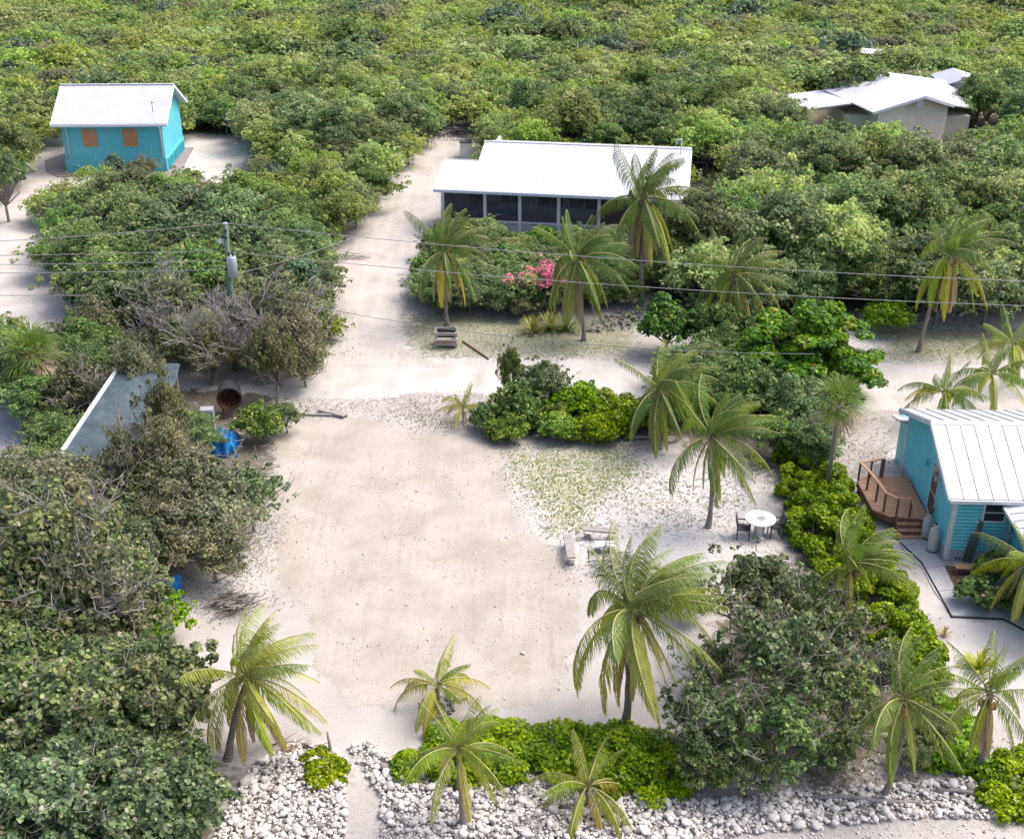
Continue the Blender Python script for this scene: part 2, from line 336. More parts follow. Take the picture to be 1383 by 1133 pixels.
sheet('driveway',[(435,495),(440,455),(462,415),(462,360),(478,320),(505,285),(540,240),(560,205),(590,170),(640,170),(640,215),(620,255),(590,290),(568,330),(552,380),(545,440),(556,480),(600,495)],.012,((.39,.36,.33),(.47,.445,.41),(.54,.515,.49)),tracks=(R_(-12),1.6,.5))
sheet('sand_yard',[(-300,300),(-60,200),(60,180),(90,178),(262,178),(335,190),(336,215),(300,248),(240,252),(200,240),(120,245),(100,300),(85,400),(100,450),(60,480),(0,490),(-300,480)],.004,((.46,.42,.39),(.54,.505,.47),(.6,.57,.54)),cell=.5)
sheet('sandy_lot',[(372,572),(420,566),(500,563),(560,586),(600,585),(640,572),(680,604),(683,655),(698,715),(760,745),(780,800),(775,870),(740,950),(690,960),(620,940),(480,955),(425,900),(415,820),(372,780),(378,700),(372,620)],.004,((.36,.325,.28),(.425,.392,.348),(.485,.455,.415)),ragged=.75,spk=.25)
sheet('sandy_yard_path',[(1140,655),(1215,600),(1215,650),(1210,725),(1300,800),(1500,850),(1500,935),(1290,930),(1230,800),(1180,725),(1135,690)],.004,((.46,.43,.4),(.55,.525,.5),(.61,.59,.57)))
# ---------------------------------------------------------------- foliage
def leaves(rng,C,Rp,n,size,k=5,up=.45,flat=.8,jit=.28,base=None,shell=.55):
    """n leaf polygons spread over puffs (centres C, radii Rp) -> V,K,rnd"""
    w=Rp**2/np.sum(Rp**2); pi=rng.choice(len(C),n,p=w)
    d=rng.normal(size=(n,3)); d[:,2]=np.where(d[:,2]<-.35*np.abs(d[:,0])-.2,-d[:,2],d[:,2]); d/=np.linalg.norm(d,axis=1)[:,None]
    rr=Rp[pi]*(shell+(1-shell)*rng.random(n)**.5*1.12); c=C[pi]+d*rr[:,None]*np.array([1,1,flat])
    N=d*.55+rng.normal(size=(n,3))*.42; N[:,2]+=up; N/=np.linalg.norm(N,axis=1)[:,None]
    T=np.cross(N,rng.normal(size=(n,3))); T/=np.linalg.norm(T,axis=1)[:,None]; B=np.cross(N,T)
    s=size*(.65+.7*rng.random(n))/2
    ang=np.arange(k)*2*math.pi/k; V=np.empty((n,k,3))
    for j,a in enumerate(ang):
        el=1.25 if j==0 else 1.; V[:,j]=c+(T*(math.cos(a)*el)+B*(math.sin(a)*.8))*s[:,None]
    b=(rng.random(len(C)) if base is None else base)[pi]
    r=np.clip(.1+.5*b+jit*rng.normal(size=n)*.9+.1,0,1)
    K=np.arange(n*k).reshape(n,k); return V.reshape(-1,3),K,r
def puffs(rng,n,R,zc,V,rp=(.24,.42),lob=.22):
    d=rng.normal(size=(n,3)); d/=np.linalg.norm(d,axis=1)[:,None]; d[:,2]=np.where(d[:,2]<-.45,-d[:,2],d[:,2])
    ph=rng.random(3)*6.28; az=np.arctan2(d[:,1],d[:,0]); L=1+lob*np.sin(az*3+ph[0])+lob*.6*np.sin(az*5+ph[1])
    r=(.5+.5*rng.random(n)**.5)
    C=np.stack([d[:,0]*R*.74*r*L,d[:,1]*R*.74*r*L,zc+d[:,2]*V*.74*r*(1+.2*rng.normal(size=n))],1)
    Rp=R*rng.uniform(rp[0],rp[1],n); k=n
    a=rng.normal(size=(k,3)); a[:,2]=np.abs(a[:,2])*.8; a/=np.linalg.norm(a,axis=1)[:,None]; q=rng.uniform(.85,1.22,k)*(1+.15*np.sin(np.arctan2(a[:,1],a[:,0])*3+ph[0]))
    C2=np.stack([a[:,0]*R*q,a[:,1]*R*q,zc+a[:,2]*V*q],1); return np.concatenate([C,C2]),np.concatenate([Rp,R*rng.uniform(.05,.13,k)])
def limbs(rng,C,zb=0.,r0=.09,base=(0,0),n=14,sprig=0,lean=.5,out=0.):
    m=MB(); idx=rng.permutation(len(C))[:n]
    fork=Vector((base[0]+rng.normal()*.1,base[1]+rng.normal()*.1,zb+max(.25,C[:,2].mean()*.3)))
    m.tube([(base[0],base[1],zb-.1),fork],[r0*1.3,r0],6)
    for i in idx:
        e=Vector(C[i]); e=e+(e-fork)*out; mid=fork.lerp(e,.5)+Vector(rng.normal(size=3)*.12)*(e-fork).length; mid.z+=.1
        m.tube([fork,mid,e],[r0*.6,r0*.36,r0*.12],5)
        for q in range(sprig):
            s=mid.lerp(e,rng.random()); dv=Vector(rng.normal(size=3)); dv.z=abs(dv.z)*.7; dv=dv.normalized()*rng.uniform(.4,.9)
            k=s+dv*.6+Vector(rng.normal(size=3)*.08); m.tube([s,k,s+dv+Vector(rng.normal(size=3)*.1)],[r0*.2,r0*.15,r0*.07],4)
    return m
class Kind:
    def __init__(s,name,mat,seed,R=2.,zc=1.9,V=1.7,npuff=42,nleaf=6000,size=.17,k=5,bark='bark',r0=.08,rp=(.22,.4),nl=12,sprig=0,lob=.22,up=.45,flat=.8,out=0.,shell=.55,jit=.28):
        rng=np.random.default_rng(seed); C,Rp=puffs(rng,npuff,R,zc,V,rp,lob); C[:,2]=np.maximum(C[:,2],Rp*.6)
        v,K,r=leaves(rng,C,Rp,nleaf,size,k,up,flat,jit,shell=shell); s.crown=npmesh(name+'_crown',v,K,k,r,[M[mat]])
        m=limbs(rng,C,0,r0,n=nl,sprig=sprig,out=out); me=bpy.data.meshes.new(name+'_trunk'); me.from_pydata(m.v,[],m.f); me.materials.append(M[bark]); s.trunk=me
        s.R=R; s.H=zc+V
def plant(kind,x,y,s,sz,rz,name,label,cat,group=None):
    o=empty(name,(x,y,0),label,cat,group,rz); o.scale=(s,s,sz)
    link('crown',kind.crown,o); link('trunk',kind.trunk,o); return o
K={}
for i in range(5): K['scrub%d'%i]=Kind('scrub','scrub',100+i,R=2.,zc=1.7,V=1.45,npuff=74,nleaf=10500,size=.135,k=4,rp=(.15,.36),nl=14,sprig=1,lob=.28,out=.12)
for i in range(4): K['wood%d'%i]=Kind('wood','wood_green',120+i,R=2.1,zc=1.85,V=1.6,npuff=64,nleaf=12000,size=.13,k=4,rp=(.13,.34),nl=14,sprig=1,lob=.25,out=.1)
for i in range(3): K['grape%d'%i]=Kind('grape','grape',140+i,R=2.,zc=1.8,V=1.6,npuff=64,nleaf=12000,size=.145,k=6,rp=(.12,.33),nl=22,sprig=3,out=.18,shell=.35,jit=.33)
for i in range(3): K['olive%d'%i]=Kind('olive','grape_olive',150+i,R=2.,zc=2.,V=1.7,npuff=66,nleaf=11000,size=.12,k=5,rp=(.12,.34),nl=26,sprig=4,out=.22,shell=.3,jit=.35)
for i in range(2): K['lime%d'%i]=Kind('lime','lime',160+i,R=1.5,zc=.8,V=.7,npuff=40,nleaf=6000,size=.14,k=5,rp=(.2,.35),nl=8)
for i in range(2): K['bright%d'%i]=Kind('bright','bright',165+i,R=1.8,zc=1.4,V=1.3,npuff=40,nleaf=5500,size=.2,k=5,rp=(.2,.36),nl=10)
K['teal']=Kind('teal','teal_leaf',170,R=1.6,zc=1.5,V=1.4,npuff=40,nleaf=7500,size=.15,k=5,nl=14,sprig=2)
K['thin']=Kind('thin','grape',171,R=2.,zc=2.9,V=1.4,npuff=46,nleaf=4600,size=.15,k=5,rp=(.14,.28),nl=24,sprig=3,r0=.1)
K['thin2']=Kind('thin','grape_olive',172,R=2.,zc=2.2,V=1.7,npuff=46,nleaf=2300,size=.16,k=5,rp=(.14,.28),nl=36,sprig=7,r0=.1,bark='twig',out=.3)
def hedge(name,pp,zt,n,size,mat,label,seed,npf=120,zlow=.1,rp=(.26,.45),k=5,group=None,cat='hedge',z0=.6):
    rng=np.random.default_rng(seed); q=wpoly(pp,z0); lo=q.min(0);hi=q.max(0); C=[]
    while len(C)<npf:
        x,y=rng.uniform(lo[0],hi[0]),rng.uniform(lo[1],hi[1]); d=sdf(q,np.array([x]),np.array([y]))[0]
        if d<.05: continue
        top=zt*min(1,.45+d*.8)*rng.uniform(.8,1.1); C.append((x,y,rng.uniform(zlow,max(zlow+.05,top-.3))))
    C=np.array(C); Rp=rng.uniform(rp[0],rp[1],npf); c0=C.mean(0); c0[2]=0
    v,k_,r=leaves(rng,C-c0,Rp,n,size,k,.5,.85,.25); o=empty(name,tuple(c0),label,cat,group)
    link('foliage',npmesh('foliage',v,k_,k,r,[M[mat]]),o)
    m=MB()
    for i in range(0,npf,3):
        p=C[i]-c0; m.tube([(p[0]+rng.normal()*.15,p[1]+rng.normal()*.15,-.05),(p[0],p[1],p[2])],[.025,.012],4)
    m.build('stem',M['bark'],o); return o
for i in range(2): K['airy%d'%i]=Kind('airy','grape',175+i,R=2.,zc=2.,V=1.7,npuff=44,nleaf=3500,size=.15,k=6,rp=(.1,.26),nl=30,sprig=4,out=.2,shell=.3,jit=.33)
PLACED=[]
KEEP=[np.array(k,float) for k in ([(930,196),(970,196),(972,236),(932,240)],[(262,178),(300,176),(335,190),(335,214),(300,240),(245,238),(262,215)],[(588,166),(645,164),(640,212),(618,215),(600,265),(565,330),(548,400),(472,400),(475,335),(508,288),(550,230)],[(0,295),(20,330),(70,395),(80,420),(0,420)],[(395,590),(670,610),(690,760),(400,790)],[(1058,126),(1112,118),(1175,92),(1257,100),(1290,90),(1338,114),(1318,134),(1292,160),(1235,160),(1178,154),(1092,150)],[(1270,194),(1322,200),(1320,212),(1270,210)],[(1165,60),(1192,62),(1195,76),(1165,74)],[(255,100),(66,100),(66,170),(84,210),(224,225),(262,205)])]
KYM=[92,200,200,200,200,101,97,131,91]
def kept(Y,kx,ky):
    return any((sdf(k_,np.array(kx,float),np.array(ky,float))>0).any() for k_,ym in zip(KEEP,KYM) if Y<ym)

HOUSES=[]
def fill(pp,zc,rr,kinds,spacing,seed,name,label,cat,group,smax=400,hs=(.85,1.2),shrink=.72,clear=True,maxn=999):
    """stand trees so that each crown stays inside the patch of vegetation seen in the survey polygon"""
    rng=random.Random(seed); q=wpoly(pp,zc); lo=q.min(0); hi=q.max(0); out=[]; fails=0
    tries=int((hi[0]-lo[0])*(hi[1]-lo[1])/spacing**2*30)
    ppn=np.array(pp,float)
    for _ in range(min(tries,30000)):
        x=rng.uniform(lo[0],hi[0]); y=rng.uniform(lo[1],hi[1]); R=rng.uniform(*rr)
        px,py=P(x,y,zc); ex=P(x+R*shrink,y,zc)[0]-px; ly=P(x,y-R*shrink*.8,max(.2,zc-R*.7))[1]
        t=np.array([px,px-ex,px+ex,px]),np.array([py,py,py,ly])
        if (sdf(ppn,t[0],t[1])<0).any(): continue
        tp=P(x,y,zc+R*.8); kx=np.array([tp[0],tp[0]-ex*.5,tp[0]+ex*.5,px,px-ex,px+ex]); ky=np.array([tp[1],(tp[1]+py)/2,(tp[1]+py)/2,py,py,py])
        if kept(y,kx,ky): continue
        if any((x-a)**2+(y-b)**2<(spacing*(.5+.5*R/rr[1]))**2 for a,b in out): continue
        if clear and any(a-R*.7<x<b+R*.7 and c-R*.7<y<d+R*.7 for a,b,c,d in HOUSES): continue
        out.append((x,y)); k=K[rng.choice(kinds)]; s=R/k.R
        plant(k,x,y,s,s*rng.uniform(*hs)*(1 if zc is None else 1),rng.uniform(0,6.28),name,label,cat,group)
        if len(out)>=maxn: break
    PLACED.append((group,len(out))); return out
SC=['scrub%d'%i for i in range(5)]; WD=['wood%d'%i for i in range(4)]; GR=['grape%d'%i for i in range(3)]; OL=['olive%d'%i for i in range(3)]
HOUSES+=[(-33,-24,88,96),(-5.5,12,74,81.5),(15.5,26,36,46.5),(24,38,93,108),(34.5,41,100,108)]
# -- far scrub woodland: one mass nobody could count, leaf crowns scattered over a point sheet
def far_scrub():
    rng=np.random.default_rng(7); src=bpy.data.collections.new('scrub_crowns')
    mats=['scrub']*7+['wood_green','wood_green','teal_leaf','grape_olive','scrub']
    for i in range(12):
        C,Rp=puffs(rng,rng.integers(50,90),rng.uniform(1.6,2.3),1.4,1.25,(.08,.28),.35); v,k_,r=leaves(rng,C,Rp,1100 if i==11 else 3800,.175,4,.6,.8,.28); me=npmesh('scrub_crown',v,k_,4,r,[M[mats[i]]])
        o=bpy.data.objects.new('scrub_crown',me); src.objects.link(o)
    pts=[]; y=98.; xs_,ys_,_=G(1178,69,2.6)
    while y<340:
        sp=2.05 if y<190 else 2.8
        for x in np.arange(-y*.62-6,y*.62+6,sp):
            X=x+rng.uniform(-1,1)*sp*.45; Y=y+rng.uniform(-1,1)*sp*.45; px,py=P(X,Y,2.)
            if any(a-1.5<X<b+1.5 and c-1.5<Y<d+1.5 for a,b,c,d in HOUSES): continue
            if abs(X-xs_)<1.5 and ys_-1.9<Y<ys_+1.2: continue
            if Y<125:
                kx,ky=zip(P(X,Y,0.),P(X,Y,3.2),P(X-1.4,Y,1.5),P(X+1.4,Y,1.5))
                if kept(Y,kx,ky): continue
            if Y<112 and (sdf(np.array([(20.,70.),(42.,70.),(43.,110.),(38,111.),(34.,103.),(26.,99.),(20.,101.)]),np.array([X]),np.array([Y]))>0)[0] : continue
            pts.append((X,Y,0))
        y+=sp*.86
    n=len(pts); me=bpy.data.meshes.new('scrub_woodland'); me.vertices.add(n); me.vertices.foreach_set('co',np.array(pts,np.float32).ravel())
    a=me.attributes.new('sc','FLOAT','POINT'); pa=np.array(pts); hum=(.92+.1*np.sin(pa[:,0]*.11+1.3*np.sin(pa[:,1]*.07))*np.sin(pa[:,1]*.09+pa[:,0]*.05))*rng.uniform(.72,1.2,n)*(1+.35*(rng.random(n)<.06)); a.data.foreach_set('value',hum.astype(np.float32)); me.materials.append(M['scrub'])
    o=link('scrub_woodland',me); tag(o,'low yellow green scrub woodland stretching away behind the houses','scrub woodland',kind='stuff')
    g=bpy.data.node_groups.new('scatter','GeometryNodeTree'); g.interface.new_socket('Geometry',in_out='INPUT',socket_type='NodeSocketGeometry'); g.interface.new_socket('Geometry',in_out='OUTPUT',socket_type='NodeSocketGeometry')
    N=g.nodes; gi=N.new('NodeGroupInput'); go=N.new('NodeGroupOutput'); m2p=N.new('GeometryNodeMeshToPoints'); ip=N.new('GeometryNodeInstanceOnPoints'); ci=N.new('GeometryNodeCollectionInfo')
    ci.inputs['Collection'].default_value=src; ci.inputs['Separate Children'].default_value=True; ci.inputs['Reset Children'].default_value=True
    ip.inputs['Pick Instance'].default_value=True
    rv=N.new('FunctionNodeRandomValue'); rv.data_type='FLOAT_VECTOR'; rv.inputs[0].default_value=(-.12,-.12,0); rv.inputs[1].default_value=(.12,.12,6.28)
    na=N.new('GeometryNodeInputNamedAttribute'); na.data_type='FLOAT'; na.inputs[0].default_value='sc'
    L=g.links.new; L(gi.outputs[0],m2p.inputs[0]); L(m2p.outputs[0],ip.inputs[0]); L(ci.outputs[0],ip.inputs['Instance']); L(rv.outputs[0],ip.inputs['Rotation']); L(na.outputs[0],ip.inputs['Scale']); L(ip.outputs[0],go.inputs[0])
    md=o.modifiers.new('scatter','NODES'); md.node_group=g
    pts=[]; fq=[wpoly([(a,max(b,-280)) for a,b in p]) for p in ZONES['forest'][:1]]; y=60.
    while y<99:
        for x in np.arange(-48,48,1.7):
            X=x+rng.uniform(-.7,.7); Y=y+rng.uniform(-.7,.7); kx,ky=zip(P(X,Y,0.),P(X,Y,1.9),P(X-1.2,Y,.8),P(X+1.2,Y,.8))
            if kx[0]<-150 or kx[0]>1500 or not any(sdf(q,np.array([X]),np.array([Y]))[0]>1. for q in fq): continue
            if any(a-1.3<X<b+1.3 and c-1.3<Y<d+1.3 for a,b,c,d in HOUSES) or kept(Y,kx,ky): continue
            if 540<kx[0]<860 and ky[0]>300: continue
            pts.append((X,Y,0))
        y+=1.6
    me=bpy.data.meshes.new('undergrowth'); me.vertices.add(len(pts)); me.vertices.foreach_set('co',np.array(pts,np.float32).ravel()); a=me.attributes.new('sc','FLOAT','POINT'); a.data.foreach_set('value',rng.uniform(.5,.72,len(pts)).astype(np.float32)); me.materials.append(M['scrub'])
    o=link('undergrowth',me); tag(o,'low tangled undergrowth filling the ground between the woodland trees','undergrowth',kind='stuff'); md=o.modifiers.new('scatter','NODES'); md.node_group=g
far_scrub()
# -- woodland between ~60 and 98 m, every tree its own
fill([(-60,120),(60,90),(66,165),(55,182),(60,200),(35,235),(20,262),(-60,270)],2.2,(1.5,2.4),WD+SC,2.3,11,'woodland_tree','green woodland tree crowding the left side of the turquoise boarded house','tree','trees left of the boarded house')
fill([(262,120),(300,96),(636,96),(636,158),(588,172),(542,218),(520,268),(470,318),(440,300),(400,240),(345,225),(338,190),(300,178),(266,180)],2.2,(1.6,2.5),WD+SC,2.35,12,'woodland_tree','olive green scrub tree in the thicket between boarded house and driveway','tree','trees between the boarded house and the driveway',maxn=90)
fill([(60,80),(262,80),(262,118),(90,110),(66,140)],2.2,(1.6,2.4),SC,2.5,13,'woodland_tree','yellow green scrub tree directly behind the turquoise boarded house','tree','trees behind the boarded house',maxn=20)
fill([(22,322),(60,286),(110,252),(200,244),(300,245),(345,225),(440,300),(465,320),(462,370),(455,400),(425,450),(330,430),(170,440),(92,420),(95,385),(60,370)],2.4,(1.6,2.5),WD+GR+WD,2.0,14,'thicket_tree','dark green thicket tree near the utility pole and its wires','tree','thicket trees behind the utility pole',shrink=.85)
fill([(645,100),(1050,100),(1060,150),(1100,175),(1020,260),(940,262),(935,212),(820,206),(655,206),(645,180)],2.2,(1.6,2.5),SC+WD,2.4,15,'woodland_tree','green scrub tree in the woods behind the porch house','tree','trees behind the porch house',maxn=80)
fill([(930,210),(1100,150),(1383,140),(1460,150),(1460,432),(1200,432),(1160,400),(1040,425),(930,400),(880,380),(850,300),(935,270)],2.6,(1.8,2.9),WD+WD+['scrub0','scrub2'],2.45,16,'woodland_tree','leafy tree in the woods right of the porch house','tree','trees right of the porch house',maxn=110)
fill([(545,285),(600,290),(640,312),(700,318),(845,318),(880,380),(860,412),(800,412),(700,425),(560,425),(542,350)],1.15,(1.0,1.5),WD+WD+['bright0','scrub0'],1.25,17,'garden_bush','leafy green bush in the garden below the screened porch','bush','garden bushes below the screened porch',shrink=.65,hs=(.75,1.0))
# -- left, nearest block
fill([(-60,430),(60,425),(100,420),(180,440),(200,470),(160,520),(100,600),(60,640),(30,600),(20,520),(-60,520)],2.3,(1.2,1.8),OL+WD,1.7,21,'garden_tree','green tree beside the white driveway gate, left of the blue grey metal roof','tree','trees left of the blue grey roof',shrink=.6)
fill([(235,640),(325,640),(385,600),(375,700),(310,710),(300,770),(150,720),(90,640)],2.4,(1.3,2.1),OL+['airy0','grape1'],1.5,23,'sea_grape_tree','brownish olive tree in front of the blue grey metal roof','tree','brownish trees in front of the blue grey roof',shrink=.7)
fill([(-80,630),(120,650),(225,720),(205,860),(150,900),(-80,880)],2.5,(1.3,2.2),OL+GR+['airy0','airy1','wood1','wood3'],1.7,24,'sea_grape_tree','grey green tree with bare twigs in the thicket left of the sand lot','tree','grey green trees left of the sand lot',shrink=.5)
fill([(-120,860),(150,880),(260,880),(272,930),(235,960),(228,1010),(200,1040),(-120,1060)],2.2,(1.4,2.0),GR,1.7,25,'sea_grape_tree','dense green sea grape tree left of the leaning coconut palm','tree','sea grapes left of the leaning palm',shrink=.6)
fill([(-160,1020),(230,1020),(300,1035),(345,1055),(345,1085),(290,1133),(250,1250),(-160,1250)],1.5,(1.2,1.8),GR,1.5,26,'sea_grape_bush','low glossy sea grape bush at the edge of the white rocks','bush','sea grapes beside the white rocks',shrink=.6)
fill([(170,430),(440,430),(440,505),(330,515),(220,480),(150,450)],1.9,(1.1,1.5),OL+WD,1.6,27,'olive_tree','brownish green tree in the clump around the utility pole','tree','trees around the utility pole',shrink=.7,maxn=8)
fill([(880,480),(1000,440),(1140,470),(1145,560),(1100,585),(1040,575),(950,560),(880,560)],1.6,(1.1,1.6),WD+['bright0','bright1'],1.5,28,'roadside_tree','green roadside tree around the layered almond tree','tree','trees around the layered almond tree',shrink=.7)
# -- around the utility pole
for i,(px,py,zc,R,k,lab) in enumerate([(225,405,2.8,1.8,'thin2','half bare tree with grey branches left of the utility pole'),(370,420,2.8,1.9,'thin2','sparse brown green tree right of the utility pole'),(395,445,2.4,1.7,'olive0','olive tree whose branch tips hang over the sand road corner'),
    (280,470,1.8,1.4,'olive2','olive tree at the foot of the utility pole'),(180,500,2.4,1.1,'olive0','olive tree overhanging the top end of the blue grey roof'),(350,560,1.3,1.0,'bright0','bushy bright green shrub between rusty drum and sand lot'),(385,555,1.1,.8,'wood1','small dark green shrub beside the old timber at the lot corner'),
    (265,565,2.,1.1,'wood2','green shrub beside the right edge of the blue grey roof'),(405,400,1.5,1.5,'teal','bluish green shrub at the bend of the driveway'),(435,430,1.2,1.1,'lime0','bright green bush at the corner of driveway and sand road'),(360,385,1.8,1.3,'teal','bluish green shrub behind the utility pole tree'),
    (368,478,2.4,1.1,'olive1','olive tree arching over the rusty drum'),(222,560,2.9,.9,'olive1','olive tree spreading over the right half of the blue grey roof'),(170,622,2.7,1.,'thin2','twiggy tree over the lower end of the blue grey roof'),(235,520,2.6,.8,'wood3','dark green tree at the right top corner of the blue grey roof'),(225,610,2.6,1.1,'olive0','brown green tree in front of the right side of the blue grey roof'),(195,650,1.9,1.1,'thin2','sparse twiggy tree in front of the blue grey roof'),(175,760,3.4,1.5,'lime1','bright yellow green shrub in the middle of the left thicket'),(60,740,3.2,2.2,'thin2','leafless grey tree at the left edge of the picture'),(120,790,2.9,1.7,'thin2','sparse grey twigged tree beside the yellow green shrub')]):
    x,y,_=G(px,py,zc); s=R/K[k].R; plant(K[k],x,y,s,zc/(K[k].H-1.6)*.9 if k in('thin2','olive0','olive1','olive2') else s*1.1,i*1.7,'tree' if 'tree' in lab else 'shrub',lab,'tree' if 'tree' in lab else 'shrub')
hedge('bush_row',[(655,560),(690,530),(760,530),(850,530),(905,540),(900,570),(830,580),(760,585),(700,590),(665,585)],1.4,20000,.14,'lime','thick bright green bush row between the sand road and the sand lot',46,120,z0=.6)
# -- centre bushes, by hand
for px,py,zc,R,k,lab in [(700,545,1.2,1.15,'bright0','green bush nearest the small yellow palm by the sand lot'),(735,500,2.0,1.15,'grape0','tall dark tree rising above the hedge beside the road'),(780,540,1.0,1.3,'lime0','bright green bush in the middle of the central hedge row'),(690,570,.8,.9,'lime1','low bush at the sand lot corner of the central row'),
    (840,555,1.0,1.2,'lime1','bright green bush behind the tall palm with pale trunk'),(690,505,1.7,.6,'wood1','narrow upright conical shrub beside the road'),(895,560,1.1,1.,'bright1','green bush right of the central hedge row'),
    (655,560,.8,.7,'bright0','small bush next to the young yellow palm'),(810,575,.7,1.0,'lime1','bright low bush at the foot of the central hedge row'),(755,575,.7,.9,'lime0','bright low bush facing the sand lot corner'),
    (900,440,1.5,1.6,'bright1','bright shrub below the tall brown skirted palm'),(965,448,1.5,1.6,'bright0','bright shrub left of the layered almond tree'),(1085,425,3.2,1.7,'almond','top tier of tree')][:-1]:
    x,y,_=G(px,py,zc); s=R/K[k].R; plant(K[k],x,y,s,s*1.15 if 'conical' not in lab else s*3.,px*.37,'tree' if 'tree' in lab else 'bush',lab,'tree' if 'tree' in lab else 'bush')
# layered sea almond
def almond(x,y,scale,label):
    rng=np.random.default_rng(5); C=[];Rp=[]
    for z,r,n in ((1.0,2.4,34),(1.7,2.7,40),(2.4,2.4,36),(3.1,1.8,26),(3.7,.9,10)):
        for i in range(n):
            a=rng.random()*6.28; q=r*math.sqrt(rng.random()); C.append((q*math.cos(a)*1.15,q*math.sin(a),z+rng.normal()*.12-.06*q)); Rp.append(rng.uniform(.35,.55))
    C=np.array(C)*scale; Rp=np.array(Rp)*scale
    v,k_,r=leaves(rng,C,Rp,24000,.2,5,.8,.42); o=empty('almond_tree',(x,y,0),label,'tree')
    link('crown',npmesh('crown',v,k_,5,r,[M['bright']]),o); limbs(rng,C,0,.14,n=30).build('trunk',M['bark'],o)
x,y,_=G(1088,485,2.); almond(x,y,1.15,'broad bright green almond tree in flat layers beside the sand road')
for px,py,zc,R,k,lab in [(1015,520,1.6,1.5,'wood0','dark green tree under the left side of the layered almond tree'),(1075,545,1.3,1.4,'wood2','green bush below the layered almond tree'),(1100,600,1.1,1.2,'wood3','green bush at the top end of the long hedge'),(1050,590,1.,1.1,'bright1','bright bush between tall palm and long hedge'),(960,520,1.2,1.3,'wood1','dark bush behind the tall pale trunked palm')]:
    x,y,_=G(px,py,zc); s=R/K[k].R; plant(K[k],x,y,s,s*1.15,px*.37,'bush',lab,'tree' if 'tree' in lab else 'bush')
x,y,_=G(1197,428,.9)
o=empty('clipped_bush',(x,y,0),'rounded light green clipped bush beside the road','bush'); rng=np.random.default_rng(3)
C,Rp=puffs(rng,60,1.35,.85,.85,(.2,.28),.05); v,k_,r=leaves(rng,C,Rp,7000,.09,4,.5,.8,.2); link('crown',npmesh('crown',v,k_,4,r,[M['lime']]),o); limbs(rng,C,0,.05,n=6).build('trunk',M['bark'],o)
# hedges
hedge('hedge',[(1050,590),(1125,590),(1152,650),(1195,720),(1240,790),(1268,850),(1292,905),(1250,945),(1190,860),(1130,770),(1065,700)],1.4,62000,.115,'lime','long bright green hedge dividing the sand lot from the wooden deck house',41,330,z0=.8,rp=(.18,.38))
hedge('hedge',[(575,975),(640,965),(700,970),(860,975),(940,1000),(950,1060),(880,1072),(740,1040),(700,1050),(540,1045),(535,1015),(580,1000)],.95,30000,.11,'lime','low yellow green hedge in front of the leaning palms above white rocks',42,190,z0=.45)
hedge('ground_cover_bush',[(404,1016),(440,1012),(466,1032),(466,1058),(430,1064),(404,1050)],.42,3600,.1,'lime','small isolated bright green bush on the white rocks by the stake',43,34,rp=(.14,.22),cat='bush',z0=.15)
hedge('hedge',[(1345,1000),(1420,1010),(1440,1100),(1335,1092),(1325,1050)],.8,6500,.12,'lime','yellow green shrubbery at the bottom right corner',44,40,z0=.4)
hedge('hedge',[(1265,930),(1310,950),(1330,1030),(1290,1040),(1230,1000)],.9,6500,.13,'lime','patch of bright shrubs between the two right hand front palms',45,45,z0=.4)
# -- right near sea grape block
for i,(px,py,zc,R,k,lab) in enumerate([(1020,800,2.6,1.6,'thin','airy sea grape tree just below the round table'),(960,890,1.5,1.,'airy1','sea grape right beside the biggest coconut palm'),(1060,900,2.1,1.8,'airy0','dark sea grape tree in the middle of the right hand thicket'),(1130,850,1.9,1.4,'airy1','sea grape tree against the long bright hedge'),
    (960,985,1.4,1.4,'airy0','sea grape bush behind the low yellow green hedge end'),(1050,1000,1.5,1.5,'airy1','sea grape bush above the brown rocks'),(1140,960,1.6,1.4,'airy0','sea grape bush left of the front right palm'),(1190,900,1.2,.9,'airy1','sea grape bush at the lower end of the long hedge'),
    (1080,800,1.8,1.2,'airy0','sea grape below the palm growing in the long hedge'),(950,1035,.9,.9,'grape2','low sea grape bush at the end of the low hedge'),(1130,1020,.9,.8,'airy1','low dark bush beside the bare sand gap'),
    (935,800,1.,.7,'grape2','small sea grape tucked behind the biggest palm fronds'),(1010,1050,.7,.8,'airy1','low sea grape sprawling towards the rocks'),(1255,985,.7,.7,'grape2','low bush behind the leaning driftwood palm'),(1230,1020,.5,.6,'wood0','tiny bush at the foot of the palm right of the sand gap')]):
    x,y,_=G(px,py,zc); s=R/K[k].R; plant(K[k],x,y,s,s*1.1,px*.61,'sea_grape',lab,'tree' if 'tree' in lab else 'bush')
# bougainvillea
x,y,_=G(745,392,1.2); rng=np.random.default_rng(9); C,Rp=puffs(rng,40,1.9,1.5,1.3,(.15,.3),.4)
o=empty('bougainvillea',(x,y,0),'bougainvillea with magenta flowers climbing below the porch','bush'); v,k_,r=leaves(rng,C,Rp,2600,.14,4); link('foliage',npmesh('foliage',v,k_,4,r,[M['wood_green']]),o)
sel=rng.permutation(80)[:34]; v,k_,r=leaves(rng,C[sel]+np.array([-.1,-.3,.1]),Rp[sel]*.8+.08,1900,.11,4,shell=.8); link('blossom',npmesh('blossom',v,k_,4,r,[M['pink']]),o); limbs(rng,C,0,.04,n=12).build('stem',M['bark'],o)
